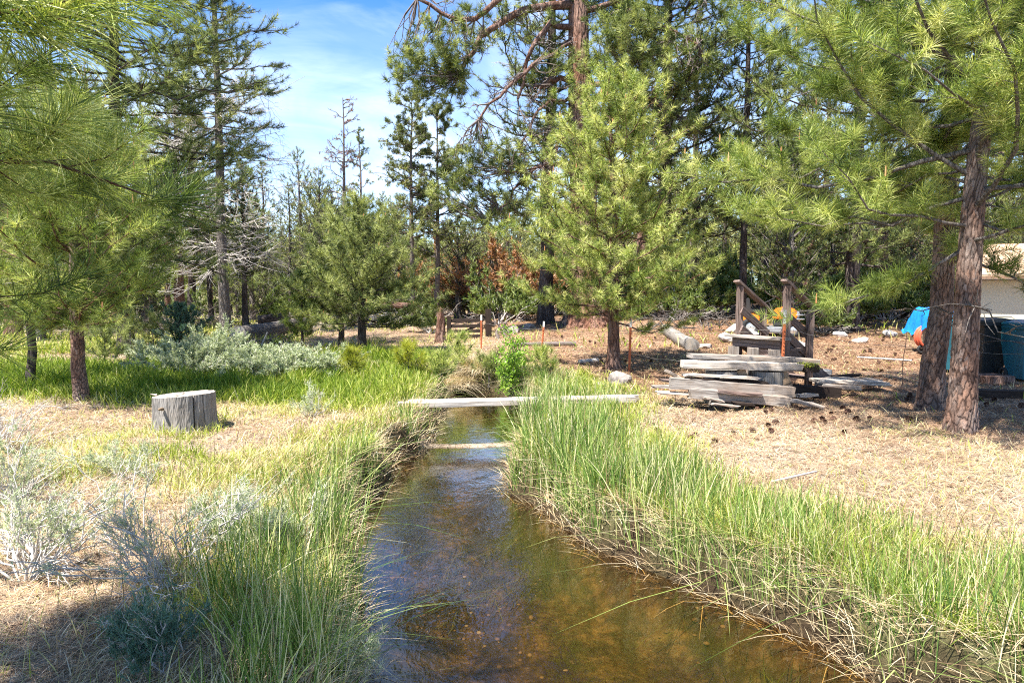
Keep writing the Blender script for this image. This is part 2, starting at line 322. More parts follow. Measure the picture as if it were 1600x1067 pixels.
def tuft_templates(rng, N, ln, w, segs=1, spread=(20, 80), back=0.65, K=6):
    """needle brushes along +z; each needle one thin triangle (or a bent blade)"""
    out = []
    for k in range(K):
        u = rng.random(N); z = -back*ln*u
        th = np.radians(spread[0]+(spread[1]-spread[0])*np.clip(u*0.75+rng.random(N)*0.35, 0, 1)); ph = rng.random(N)*2*PI
        d = np.stack([np.sin(th)*np.cos(ph), np.sin(th)*np.sin(ph), np.cos(th)], -1)
        b = np.stack([z*0, z*0, z], -1)+rng.normal(0, 0.012*ln, (N, 3)); L = ln*rng.uniform(0.7, 1.1, N)[:, None]
        sd = nrm(np.cross(d, rng.normal(0, 1, (N, 3))))*w/2
        if segs == 1:
            V = np.stack([b-sd, b+sd, b+d*L], 1)
        else:
            dr = np.array([0, 0, -0.12])*L+rng.normal(0, 0.04, (N, 3))*L
            m = b+d*L*0.55
            V = np.stack([b-sd, b+sd, m+sd*0.9, m-sd*0.9, b+d*L+dr], 1)
        out.append(V)
    return out
def leaf_templates(rng, N, ln, w, K=6, spread=(30, 100), rad=0.5):
    out = []
    for k in range(K):
        th = np.radians(rng.uniform(spread[0], spread[1], N)); ph = rng.random(N)*2*PI
        d = np.stack([np.sin(th)*np.cos(ph), np.sin(th)*np.sin(ph), np.cos(th)], -1)
        b = d*rng.uniform(0.1, rad, N)[:, None]*ln+np.stack([ph*0, ph*0, -rng.random(N)*ln*2.5], -1); L = ln*rng.uniform(0.6, 1.1, N)[:, None]
        sd = nrm(np.cross(d, rng.normal(0, 1, (N, 3))))*w/2
        out.append(np.stack([b, b+d*L*0.5+sd, b+d*L, b+d*L*0.5-sd], 1))
    return out
def place_tufts(rng, pos, dr, sc, tmpl, tint, tj=0.20):
    pos = np.asarray(pos); dr = nrm(np.asarray(dr)); n = len(pos)
    ref = np.where(np.abs(dr[:, 2:3]) > 0.9, [[1.0, 0, 0]], [[0, 0, 1.0]])
    X = nrm(np.cross(dr, ref)); Y = np.cross(dr, X); a = rng.random(n)*2*PI
    X2 = X*np.cos(a)[:, None]+Y*np.sin(a)[:, None]; Y2 = np.cross(dr, X2)
    M = np.stack([X2, Y2, dr], -1)*np.broadcast_to(np.asarray(sc, float), (n,))[:, None, None]
    Vs = []; Ts = []; which = rng.integers(0, len(tmpl), n); k = tmpl[0].shape[1]; N = tmpl[0].shape[0]
    tint = np.broadcast_to(np.asarray(tint, float), (n,))
    for i, T in enumerate(tmpl):
        s = which == i
        if not s.any(): continue
        V = np.einsum('nij,mkj->nmki', M[s], T)+pos[s][:, None, None, :]
        tt = np.clip(tint[s][:, None]+rng.normal(0, tj, (s.sum(), N)), 0, 1)
        Vs.append(V.reshape(-1, 3)); Ts.append(np.repeat(tt.ravel(), k))
    V = np.concatenate(Vs); Tn = np.concatenate(Ts); nf = len(V)//k; b = np.arange(nf)[:, None]*k
    if k == 3: F = [b+np.array([[0, 1, 2]])]
    elif k == 4: F = [b+np.array([[0, 1, 2, 3]])]
    else: F = [b+np.array([[0, 1, 2, 3]]), b+np.array([[3, 2, 4]])]
    return V, F, Tn
def dup(root, loc, rz=0.0, sc=1.0, label=None, szx=None):
    r = root.copy(); COL.objects.link(r); r.location = loc; r.rotation_euler = (0, 0, rz); r.scale = (szx or sc, szx or sc, sc)
    if label: r['label'] = label
    for ch in list(root.children):
        c = ch.copy(); COL.objects.link(c); c.parent = r
        for g in list(ch.children):
            d = g.copy(); COL.objects.link(d); d.parent = c
    return r
# ------------------------------------------------------------------ ground, stream
def axis(lo, hi, a, b, fine, grow):
    m = list(np.arange(a, b+1e-6, fine)); s = fine; v = b
    while v < hi: s *= grow; v += s; m.append(v)
    s = fine; v = a; pre = []
    while v > lo: s *= grow; v -= s; pre.append(v)
    return np.array(pre[::-1]+m)
xs = axis(-420, 420, -4.2, 5.2, 0.05, 1.055); ys = axis(-40, 600, 0.5, 14.5, 0.05, 1.055)
GX, GY = np.meshgrid(xs, ys); GZ = H(GX, GY)
nx, ny = len(xs), len(ys); idx = np.arange(nx*ny).reshape(ny, nx)
GF = np.stack([idx[:-1, :-1], idx[:-1, 1:], idx[1:, 1:], idx[1:, :-1]], -1).reshape(-1, 4)
GD = wdist(GX, GY)
def greenness(x, y):
    d = wdist(x, y); xl, xr = edges(y); left = x < (xl+xr)/2
    nz = fbm(x*0.7, y*0.7, 12)
    gl = np.maximum(sst(1.25, 0.15, d-(nz-0.5)*2.6)*0.85, sst(8.4, 9.6, y+(nz-0.5)*2.5+(x+1)*0.12)*sst(15.5, 13.2, y+(nz-0.5)*2))
    gl = np.maximum(gl, 0.62*sst(.42, .62, fbm(x*1.3, y*1.3, 66))*sst(-5.5, -3.2, x)*sst(4.5, 6, y))
    gr = np.maximum(sst(1.9, 0.9, d-(nz-0.5)*1.2), 0.3*sst(2.4, 0.6, d)*sst(8, 9, y))
    return np.clip(np.where(left, gl, gr)+0.35*sst(20, 34, y)*sst(-2, -8, x), 0, 1)
ground = mesh('ground', np.stack([GX, GY, GZ], -1), GF, 'ground', None, smooth=True,
              attrs={'green': greenness(GX, GY)*0.85*(1-((GD < .05) & (abs(GY-8.8) < .4))), 'bed': sst(0.02, -0.08, GD)*sst(WL+.005, WL-.02, GZ), 'wet': sst(0.22, 0.02, GD+(fbm(GX*4, GY*4, 3)-0.5)*0.2)*(1-.95*((GZ > WL) & (GD < .05) & (abs(GY-8.8) < .4))), 'duff': np.clip(sst(-1.5, 1.0, GX)*sst(9.5, 12, GY+(fbm(GX*.6, GY*.6, 33)-.5)*4)+.8*sst(3.2, 5, GX)*sst(5.8, 7.6, GY)+.6*sst(18, 22, GY)*sst(-12, -6, GX), 0, 1)})
tag(ground, 'dry needle covered ground with grassy stream banks', None, None, 'structure')
wy = np.arange(-3, 17.01, 0.1); wl, wr = edges(wy); k = 12
WX = np.stack([wl-0.12+(wr-wl+0.24)*j/k for j in range(k+1)], -1); WY = np.repeat(wy[:, None], k+1, 1)
idx = np.arange(WX.size).reshape(WX.shape)
water = mesh('stream_water', np.stack([WX, WY, WX*0+WL], -1), np.stack([idx[:-1, :-1], idx[:-1, 1:], idx[1:, 1:], idx[1:, :-1]], -1).reshape(-1, 4), 'stream_water', None, smooth=True)
tag(water, 'clear shallow brown stream running under the plank', None, None, 'structure')
# ------------------------------------------------------------------ grass
def blades(name, label, x, y, h, w, tint, mat, rng, lean=0.35, curve=0.5, kind='stuff', z=None, ldir=None, root=-0.02):
    n = len(x); z = H(x, y) if z is None else z
    b = np.stack([x, y, z+root], -1); a = rng.random(n)*2*PI if ldir is None else ldir
    ln = np.abs(rng.normal(0, lean, n)); cv = np.abs(rng.normal(0, curve, n))
    hd = np.stack([np.cos(a), np.sin(a), a*0], -1); f = rng.random(n)*2*PI
    sd = np.stack([np.cos(f), np.sin(f), f*0], -1)*(np.broadcast_to(w, (n,))/2)[:, None]
    h = np.broadcast_to(h, (n,))
    def pt(u):
        return b+hd*((ln*u+cv*u*u)*h)[:, None]+np.stack([a*0, a*0, (u-0.45*(cv+ln*0.5)*u*u*np.minimum(1, cv+ln))*h], -1)
    m1, m2, tp = pt(0.38), pt(0.74), pt(1.0)
    V = np.stack([b-sd, b+sd, m1+sd*0.95, m1-sd*0.95, m2+sd*0.65, m2-sd*0.65, tp], 1).reshape(-1, 3)
    i = np.arange(n)[:, None]*7
    F = [np.concatenate([i+[[0, 1, 2, 3]], i+[[3, 2, 4, 5]]]), i+[[5, 4, 6]]]
    o = mesh(name, V, F, mat, None, tint=np.repeat(np.clip(tint, 0, 1), 7)); tag(o, label, None, None, kind); return o
def flat_bits(name, label, x, y, ln, w, tint, mat, rng, lift=0.012, tilt=0.18):
    n = len(x); z = H(x, y)+rng.random(n)*lift; a = rng.random(n)*2*PI
    d = nrm(np.stack([np.cos(a), np.sin(a), rng.normal(0, tilt, n)], -1)); s = np.stack([-np.sin(a), np.cos(a), a*0], -1)*(w/2)[:, None]
    b = np.stack([x, y, z+0.004], -1); e = d*ln[:, None]/2; bend = np.stack([-np.sin(a), np.cos(a), a*0], -1)*(rng.normal(0, 0.12, n)*ln)[:, None]
    V = np.stack([b-e-s*.4, b+bend-s, b+e, b+bend+s], 1).reshape(-1, 3); i = np.arange(n)[:, None]*4
    o = mesh(name, V, i+[[0, 1, 2, 3]], mat, None, tint=np.repeat(np.clip(tint, 0, 1), 4)); tag(o, label, None, None, 'stuff'); return o
R_ = np.random.default_rng(11)
def frustum(n, y0, y1, pad=0.3, pw=1.6):
    """points in the view's ground wedge, denser near the camera"""
    u = R_.random(n); y = (y0**(1/pw)+(y1**(1/pw)-y0**(1/pw))*u)**pw; x = (R_.random(n)*2-1)*(0.76*y+pad); return x, y
# sedge on both banks
def sedge_set(n, seed):
    x, y = frustum(n, 2.0, 13.5, 1.2, 1.3); d = wdist(x, y); xl, xr = edges(y); left = x < (xl+xr)/2
    nz = fbm(x*1.5, y*1.5, seed); cl = vnoise(x*5, y*5, seed+1)
    wdt = np.where(left, np.where(y < 4.2, 0.42, 0.14), np.where(y < 5.5, 1.5, 1.2))
    p = sst(wdt+0.5, wdt*0.35, d-(nz-0.5)*0.9)*(0.22+0.78*sst(0.35, 0.6, cl))*np.where(left & (y < 4.6), .6, 1.0)*np.where(~left & (x > 1.3), .75, 1.0)
    keep = (d > 0.03) & (R_.random(n) < p) & ~((y > 8.9) & (y < 9.8) & (x > -2) & (x < 2.2) & (R_.random(n) < 0.75))
    return x[keep], y[keep], d[keep], left[keep]
x, y, d, left = sedge_set(240000, 21)
far = sst(2, 9, y)
hh = np.where(left, np.where(y < 4.4, .40, .19), 0.36)*(0.45+1.0*vnoise(x*2.2, y*2.2, 44))*R_.uniform(0.45, 1.2, len(x))*(1+0.45*sst(0.35, 0.0, d)-0.5*sst(0.7, 1.7, d))*np.where(left, 1, 1.12-.36*sst(.9, 2.0, x))*(1-0.3*sst(8, 11, y))
blades('bank_sedge', 'tall blue green sedge lining both stream banks', x, y, hh, 0.0050+0.004*far, np.where(R_.random(len(x)) < .22, R_.uniform(.85, 1, len(x)), R_.beta(1.7, 2.3, len(x))*0.8+0.25*(vnoise(x*4, y*4, 5)-.3)), 'sedge', R_, 0.16, 0.22)
# a few long stems arching over the water
s = R_.random(len(x)) < np.where(d < 0.25, 0.10, 0.01)
xx, yy = x[s], y[s]; xl, xr = edges(yy); inw = np.where(xx < (xl+xr)/2, 0.0, PI)+R_.normal(0, 0.6, len(xx))
blades('arching_sedge', 'long sedge blades arching over the water edge', xx, yy, R_.uniform(0.3, 0.55, len(xx)), 0.006+0.003*sst(2, 9, yy), R_.beta(3, 2, len(xx)), 'sedge', R_, 0.5, 0.9, ldir=inw)
# dead thatch on the banks
x, y = frustum(260000, 2.0, 14.5, 1.2, 1.3); d = wdist(x, y); xl, xr = edges(y); left = x < (xl+xr)/2
keep = (d > -0.02) & (R_.random(len(x)) < np.minimum(1, sst(1.5, 0.0, d-(fbm(x*2, y*2, 9)-0.5)*0.8)*0.72*(1+.35*(x > .5))))
x, y, d, left = x[keep], y[keep], d[keep], left[keep]
inw = np.where(left, 0.0, PI)+R_.normal(0, 0.9, len(x))
blades('dead_thatch', 'matted pale dead grass hanging over the stream banks', x, y, R_.uniform(0.05, 0.19, len(x)), 0.0045+0.004*sst(2, 9, y), R_.beta(1.8, 1.5, len(x)), 'straw', R_, 0.8, 0.6, ldir=inw)
# hummocks of straw at the stream bend
hx = []; hy = []
for (px, Y, r) in ((690, 13.2, .32), (722, 13.5, .25), (752, 13.6, .30), (668, 12.9, .25), (860, 12.4, .3), (835, 12.8, .22)):
    c = gy(px, Y); k = 1500; a = R_.random(k)*2*PI; q = np.sqrt(R_.random(k))*r; hx.append(c.x+q*np.cos(a)); hy.append(c.y+q*np.sin(a))
hx = np.concatenate(hx); hy = np.concatenate(hy)
blades('straw_hummock', 'drooping straw coloured hummocks at the stream bend', hx, hy, R_.uniform(.16, .34, len(hx)), .009, .3+.7*R_.beta(2.5, 1.5, len(hx)), 'straw', R_, 0.45, 1.1, ldir=np.full(len(hx), -PI/2)+R_.normal(0, 1.0, len(hx)), z=np.maximum(H(hx, hy), -0.25))
# lush meadow grass on the left and around the bend
x, y = frustum(520000, 3.0, 19, 1.0, 1.5); d = wdist(x, y)
g = greenness(x, y); keep = (d > 0.15) & (y < 18.5) & (R_.random(len(x)) < g**1.3*(0.6+0.4*sst(.3, .6, vnoise(x*4, y*4, 77)))) & ~((x > 1.5) & (y > 7.5) & (R_.random(len(x)) < 0.6))
x, y, d, g = x[keep], y[keep], d[keep], g[keep]; lush = sst(8.6, 10.5, y)*sst(-1.2, -2.0, x)
tn = 0.38+0.5*(fbm(x*1.6, y*1.6, 40)-.2)+R_.normal(0, .2, len(x))-0.20*lush+0.25*(1-lush)*(1-g)
blades('meadow_grass', 'fresh green meadow grass spreading behind the stump and along the banks', x, y, R_.uniform(.06, .20, len(x))*(1+0.7*lush)*(.6+.8*vnoise(x*2.5, y*2.5, 51)), 0.005+0.0095*sst(3, 13, y), tn, 'grass', R_, 0.32, 0.5)
# sparse dry and yellow grass elsewhere
x, y = frustum(300000, 2.2, 24, 2.2, 1.5); d = wdist(x, y); g = greenness(x, y); nz = fbm(x*0.9, y*0.9, 71)
keep = (d > 0.5) & (R_.random(len(x)) < (0.16+0.6*sst(.45, .7, nz))*(1-0.4*g)*np.where(x > 1, np.where(y > 8.0, 0.16, 0.55), 1.0)); x, y, nz = x[keep], y[keep], nz[keep]
blades('dry_grass', 'sparse tufts of dry and yellowing grass on the open ground', x, y, R_.uniform(.04, .17, len(x)), 0.0042+0.008*sst(3, 14, y), np.where(R_.random(len(x)) < np.where(x < 0, .33, .22), R_.uniform(.4, .7, len(x)), R_.uniform(.8, 1, len(x))), 'grass', R_, 0.6, 0.9)
x = R_.uniform(-1, 1, 90000); y = 17+38*R_.random(90000)**1.3; x = x*y*.8; nz = fbm(x*.35, y*.35, 19); keep = R_.random(len(x)) < sst(.38, .6, nz)*np.where(x < -4, 1, np.where(y > 34, .5, .06)); x, y = x[keep], y[keep]
blades('far_grass', 'yellow green grass under the background trees', x, y, R_.uniform(.12, .38, len(x)), .03+.0*x, R_.beta(2, 1.6, len(x)), 'grass', R_, 0.4, 0.5)
# litter of fallen needles and straw
x, y = frustum(760000, 2.2, 26, 2.2, 1.45); d = wdist(x, y); keep = (d > 0.2) & (R_.random(len(x)) < 1-0.8*greenness(x, y)); x, y = x[keep], y[keep]; k = R_.random(len(x)) < .35+.65*sst(.34, .52, fbm(x*1.1+4, y*1.1, 29)); x, y = x[k], y[k]
flat_bits('pine_straw', 'fallen brown pine needles and straw scattered over the ground', x, y, R_.uniform(.05, .17, len(x)), 0.0026+0.008*sst(3, 16, y), R_.beta(1.2, 1.2, len(x))*.9+.55*(fbm(x*1.6, y*1.6, 3)-.45)-.22*np.clip(sst(-1.5, 1.0, x)*sst(9.5, 12, y)+.8*sst(3.2, 5, x)*sst(5.8, 7.6, y), 0, 1), 'pine_straw', R_, 0.03, .22)
x, y = frustum(32000, 2.2, 26, 2.2, 1.45); keep = wdist(x, y) > 0.3; x, y = x[keep], y[keep]
flat_bits('bark_litter', 'dark twigs and bark flakes on the ground', x, y, R_.uniform(.03, .12, len(x)), 0.012+.012*sst(3, 16, y), R_.uniform(0, .35, len(x)), 'pine_straw', R_, 0.02, .3)
x, y = frustum(1500, 2.6, 9, 0.3, 1.3); d = wdist(x, y); k = (d > .05) & (d < 1.3) & ((x > .4) | (R_.random(len(x)) < .35)); x, y = x[k], y[k]
blades('seed_stalk', 'thin brown seed stalks standing above the sedge', x, y, R_.uniform(.40, .66, len(x)), .0042+0*x, R_.uniform(0, .45, len(x)), 'straw', R_, 0.16, 0.12)
x, y = frustum(1100, 2.8, 20, 0.3, 1.4); k = wdist(x, y) > .7; x, y = x[k], y[k]
flat_bits('fallen_twigs', 'grey twigs and pale sticks lying on the dry ground', x, y, R_.uniform(.12, .45, len(x)), 0.007+.008*sst(3, 14, y), R_.choice([.1, .55, .95], len(x)), 'straw', R_, .02, .1)
# weed in the water
x, y = frustum(30000, 3.0, 11, 0.3, 1.2); d = wdist(x, y); nz = fbm(x*1.3, y*.9, 91); keep = (d < -0.12) & (R_.random(len(x)) < sst(.42, .58, nz)); x, y = x[keep], y[keep]
blades('water_weed', 'green weed trailing along the stream bed', x, y, R_.uniform(.06, .22, len(x)), .005, R_.random(len(x)), 'water_weed', R_, 2.2, .2, ldir=np.full(len(x), -PI/2-.3)+R_.normal(0, .3, len(x)))
def stones():
    import bmesh
    bm = bmesh.new(); bmesh.ops.create_icosphere(bm, subdivisions=1, radius=1); bv = np.array([v_.co[:] for v_ in bm.verts]); bf = np.array([[v_.index for v_ in f.verts] for f in bm.faces]); bm.free()
    rg = np.random.default_rng(6); x = rg.uniform(-1.6, 2.3, 5200); y = rg.uniform(2.8, 9, 5200); d = wdist(x, y); k = (d < -.03) & (rg.random(len(x)) < sst(.35, .7, fbm(x*1.4, y*1.1, 14))+.4*sst(-.25, -.03, d)); x, y = x[k], y[k]; n = len(x)
    sz = np.minimum(rg.gamma(2.0, .0035, n)+.004, .024); V = bv[None]*(1+rg.normal(0, .13, (n, len(bv), 1)))*sz[:, None, None]*np.stack([rg.uniform(.8, 1.4, n), rg.uniform(.8, 1.4, n), rg.uniform(.3, .55, n)], -1)[:, None]+np.stack([x, y, H(x, y)+sz*.05], -1)[:, None]
    F = (bf[None]+np.arange(n)[:, None, None]*len(bv)).reshape(-1, 3)
    o = mesh('stream_pebbles', V.reshape(-1, 3), F, 'pebble', None, tint=np.repeat(rg.random(n), len(bv)), smooth=True); tag(o, 'small brown and grey pebbles lying on the stream bed', None, None, 'stuff')
m, t, o = newmat('pebble'); aa = t.add('ShaderNodeAttribute', attribute_name='tint'); finish(t, o, t.ramp(aa.outputs['Fac'], [(0.0, (0.03, 0.022, 0.015)), (0.5, (0.09, 0.06, 0.03)), (0.85, (0.12, 0.085, 0.045)), (1.0, (0.18, 0.15, 0.11))]), 0.8, 0.2)
stones()
# ------------------------------------------------------------------ trees
def pine(name, label, base, h, r0, R, z0, seed, mat='needle_bright', bmat='bark_red', ln=0.17, w=0.004, N=60, nb=90, up=0.35, el=(5, 45),
         tw=0.12, tl=0.45, tps=2, prof=None, lean=(0, 0), segs=1, tint=(0.5, 0.22), tsc=1.0, dead=0, deadR=1.2, deadz=None, candles=0, cat_='tree', group=None, sides=10, tips=1.0, top=None, azf=None, lmat=None, flare=1.5, wob=0.03, droop=0.0, spread=(18, 80), elj=9):
    rng = np.random.default_rng(seed); root = empty(name, base, label, cat_, group)
    n = 14; u = np.linspace(0, 1, n); 
    wv = np.stack([lean[0]*h*u**1.5+rng.normal(0, 1, n).cumsum()*r0*wob*4, lean[1]*h*u**1.5+rng.normal(0, 1, n).cumsum()*r0*wob*4], -1); wv[:2] = wv[0]*0
    TP = np.stack([wv[:, 0], wv[:, 1], -0.15+(h+0.15)*u], -1)
    # trunk with fluted flare
    m = 34 if sides < 30 else 420; uu = np.linspace(0, 1, m)**1.3; C = np.stack([np.interp(uu, u, TP[:, k]) for k in range(3)], -1)
    rr = r0*((1-uu)**0.75*0.97+0.03)*(1+(flare-1)*np.exp(-(C[:, 2]+0.15)/(r0*1.6)))
    s = max(sides, 8) if sides < 30 else 110; a = np.arange(s)*2*PI/s+PI/2
    fl = 1+0.09*np.sin(a*3+1.3)[None]*np.exp(-(C[:, 2:3])/(r0*2.5))*1.6; at_ = None
    if sides < 30: fl = fl+rng.normal(0, 0.022, (m, s))
    else: dp, pi_, fu = plates(a[None], C[:, 2:3], r0, seed, .055 if r0 > .14 else .035, .14 if r0 > .14 else .07); fl = fl-dp; at_ = {'plate': pi_, 'furrow': fu}; bmat_t = 'bark_plate'
    V = C[:, None]+np.stack([rr[:, None]*fl*np.cos(a), rr[:, None]*fl*np.sin(a), a*0+C[:, :1]*0], -1)
    b = (np.arange(m-1)*s)[:, None]; k = np.arange(s)[None]; k2 = (k+1) % s
    F = np.stack([b+k, b+k2, b+s+k2, b+s+k], -1).reshape(-1, 4)
    mesh('trunk', V, F, bmat if at_ is None else 'bark_plate', root, smooth=True, attrs=at_)
    def trunk_at(z):
        return np.stack([np.interp(z, TP[:, 2], TP[:, k]) for k in range(3)], -1)
    # branches
    zt = z0+(h*0.985-z0)*(np.arange(nb)+rng.uniform(-.3, .3, nb))/nb; zt = np.clip(zt, z0, h*.985)
    f = (zt-z0)/(h-z0)
    pr = np.interp(f, *(prof or ([0, .25, .6, 1], [.75, 1, .62, .08])))
    L = R*pr*rng.uniform(.62, 1.1, nb); az = np.arange(nb)*2.39996+rng.normal(0, .25, nb)
    if azf is not None: L = L*azf(az)
    e = np.radians(el[0]+(el[1]-el[0])*f+rng.normal(0, elj, nb)); p0 = trunk_at(zt)
    sg = 7; q = np.linspace(0, 1, sg); hd = np.stack([np.cos(az), np.sin(az), az*0], -1); sdv = np.stack([-np.sin(az), np.cos(az), az*0], -1)
    P = p0[:, None]+hd[:, None]*(L*np.cos(e))[:, None, None]*q[None, :, None]
    P[:, :, 2] += L[:, None]*(np.sin(e)[:, None]*q+(up*(1-f*.6))[:, None]*q**2.2-droop*q*(1-q)*2)
    P += sdv[:, None]*((rng.normal(0, .12, nb)*L)[:, None]*np.sin(q*3)[None]+rng.normal(0, .028, (nb, sg))*L[:, None]*(q > 0))[:, :, None]
    P[:, 2:, 2] += (rng.normal(0, .025, (nb, sg-2))*L[:, None])
    br = np.clip(r0*0.20*(L/R)**.8, .006, .2)[:, None]*(1-q*.82)[None]
    parts = [tubes(P, br, 5)]
    # twigs
    tb = []; td = []; tll = []; src = []; bids = []
    for i in range(nb):
        k = max(2, int(L[i]/tw)); s_ = np.sort(rng.uniform(.22 if L[i] > .6 else .1, 1, k)); s_[-1] = 1
        pp = np.stack([np.interp(s_, q, P[i, :, c]) for c in range(3)], -1); tg = P[i, -1]-P[i, -3]; tg = tg/np.linalg.norm(tg)
        sg_ = np.where(np.arange(k) % 2 == 0, 1, -1)*rng.uniform(.25, 1.1, k)
        dd = tg[None]*rng.uniform(.6, 1.1, k)[:, None]+sdv[i][None]*sg_[:, None]+np.array([0, 0, 1])*rng.normal(.28, .3, k)[:, None]
        dd[-1] = tg; tb.append(pp); td.append(nrm(dd)); tll.append(tl*(0.45+0.75*np.sin(np.clip(s_, 0, 1)*2.2))*rng.uniform(.5, 1.1, k)*min(1, .35+L[i]/R))
        src.append(np.full(k, f[i])); bids.append(np.full(k, i))
    tb = np.concatenate(tb); td = np.concatenate(td); tll = np.concatenate(tll); src = np.concatenate(src); bid = np.concatenate(bids); k = len(tb)
    q3 = np.array([0, .5, 1.0]); TW = tb[:, None]+td[:, None]*tll[:, None, None]*q3[None, :, None]
    TW[:, 1, 2] -= tll*.05; TW[:, 2, 2] += tll*.12
    parts.append(tubes(TW, np.full((k, 1), max(w*.9, r0*.02))*np.array([[1.2, .9, .5]]), 3))
    V, F = cat(parts); mesh('limbs', V, F, lmat or bmat, root, smooth=True)
    pos = []; dr = []
    for j in range(tps):
        ff = 1-j/max(tps, 1)*.85; pos.append(TW[:, 1]+(TW[:, 2]-TW[:, 1])*(2*ff-1) if ff > .5 else TW[:, 0]+(TW[:, 1]-TW[:, 0])*2*ff)
        dr.append(td+np.array([0, 0, .35])+rng.normal(0, .2, (k, 3)))
    pos = np.concatenate(pos); dr = np.concatenate(dr); brv = rng.normal(0, .11, nb); tn = np.tile(src, tps)*.12+np.tile(brv[bid], tps)+rng.normal(tint[0], tint[1], len(pos))
    extra = trunk_at(np.array([h])); pos = np.concatenate([pos, extra+[[0, 0, .05]]]); dr = np.concatenate([dr, [[0, 0, 1]]]); tn = np.append(tn, .6)
    tm = tuft_templates(rng, N, ln, w, segs, spread)
    V, F, T = place_tufts(rng, pos, dr, rng.uniform(.5, 1.2, len(pos))*tsc, tm, tn)
    CV = None
    if candles:
        V0, F0, T0 = V, F, T; s_ = rng.choice(len(TW), min(candles, len(TW)), replace=False); cp = TW[s_, 2]; cl = rng.uniform(.05, .11, len(s_))
        CP = cp[:, None]+np.array([[0, 0, 1.0]])[:, None]*cl[:, None, None]*np.array([0, .5, 1.0])[None, :, None]+td[s_][:, None]*.02
        V, F = tubes(CP, np.full((len(s_), 1), .009)*np.array([[1, 1, .4]]), 4)
        CV = V, F, np.repeat(rng.random(len(s_)), 12)
    if CV is None: mesh('crown', V, F, mat, root, tint=T)
    else:
        nf0 = sum(len(f) for f in F0); o_ = mesh('crown', np.concatenate([V0, CV[0]]), list(F0)+[CV[1]+len(V0)], mat, root, tint=np.concatenate([T0, CV[2]]))
        o_.data.materials.append(MATS['candle']); mi = np.zeros(len(o_.data.polygons), np.int32); mi[nf0:] = 1; o_.data.polygons.foreach_set('material_index', mi)
    if dead:
        dz = deadz or (z0*.35, z0*1.2); zz = rng.uniform(dz[0], dz[1], dead); az = rng.random(dead)*2*PI
        dd_ = np.stack([np.cos(az), np.sin(az), rng.normal(-.05, .2, dead)], -1); dl = deadR*rng.uniform(.4, 1, dead); tp_ = trunk_at(zz)
        if dead <= 6:
            for i in range(dead): V, F = twiggy(rng, tp_[i:i+1], dd_[i:i+1], dl[i:i+1], .010+r0*.03, 1, 5); mesh('dead_branch', V, F, 'bark_grey', root, smooth=True)
        else: V, F = twiggy(rng, tp_, dd_, dl, .012+r0*.035); mesh('dead_branches', V, F, 'dead_twig', root, smooth=True)
    return root
def twiggy(rng, p0, d0, L, r, levels=2, kids=5, jit=.45):
    """branching bare twigs"""
    parts = []; P0, D, LL, rr = np.asarray(p0, float), nrm(np.asarray(d0, float)), np.asarray(L, float), r
    for lv in range(levels+1):
        n = len(P0); q = np.linspace(0, 1, 5); w1 = rng.normal(0, .16, (n, 3)); w2 = rng.normal(0, .05, (n, 5, 3)); w2[:, 0] = 0
        P = P0[:, None]+D[:, None]*LL[:, None, None]*q[None, :, None]+(w1[:, None]*q[None, :, None]**2+w2)*LL[:, None, None]
        parts.append(tubes(P, np.full((n, 1), rr)*(1-.75*q)[None], 4))
        if lv < levels:
            idx = np.repeat(np.arange(n), kids); s = rng.uniform(.25, .98, len(idx))
            nP = np.stack([P[i_, :, :][np.minimum((s_*4).astype(int) if False else int(s_*4), 3)]*(1-(s_*4) % 1)+P[i_][min(int(s_*4)+1, 4)]*((s_*4) % 1) for i_, s_ in zip(idx, s)])
            nD = nrm(D[idx]+rng.normal(0, jit*1.3, (len(idx), 3))); nL = LL[idx]*rng.uniform(.25, .6, len(idx)); P0, D, LL = nP, nD, nL; rr *= .5
    return cat(parts)[0], np.concatenate([F for F in cat(parts)[1]])
G_young = None
# --- right foreground pair
YP = ([0, .2, .55, 1], [.85, 1, .72, .12])
def azr(az): return 1+0.25*np.cos(az-PI*1.15)
pA = gp(1502, 676)
pine('pine_tree', 'tall pine at right edge with bare scaly trunk nearest the camera', pA, 8.2, .145, 2.6, 2.0, 101, ln=.20, w=.0042, N=62, nb=92, tw=.115, tl=.42, tps=3, segs=2, elj=17, lmat='bark_grey', prof=YP, lean=(.02, 0), tint=(.52, .24), candles=110, azf=azr, el=(-2, 38), up=.24, dead=4, deadR=1.1, deadz=(1.3, 2.6), sides=64, flare=1.5, spread=(20, 85))
pB = gp(1455, 640)
pine('pine_tree', 'second pine just behind the right edge pine, trunk leaning slightly', pB, 9.5, .155, 2.7, 2.6, 102, ln=.20, w=.0045, N=58, nb=92, tw=.13, tl=.44, tps=3, segs=2, elj=17, lmat='bark_grey', prof=YP, lean=(.015, 0), tint=(.45, .24), azf=azr, el=(-4, 38), up=.24, dead=5, deadR=1.2, deadz=(1.2, 2.8), sides=64, candles=30, spread=(20, 85))
# --- centre young pine
pC = gp(958, 578)
pine('young_pine_tree', 'bushy bright green young pine in the centre right of the bridge', pC, 5.75, .125, 2.25, .95, 103, ln=.15, w=.0085, N=40, nb=125, tw=.12, tl=.36, tps=3, prof=([0, .12, .4, .75, 1], [.72, 1, .84, .50, .12]), el=(-2, 52), up=.26, tint=(.62, .26), candles=70, sides=18, flare=2.0, spread=(25, 105))
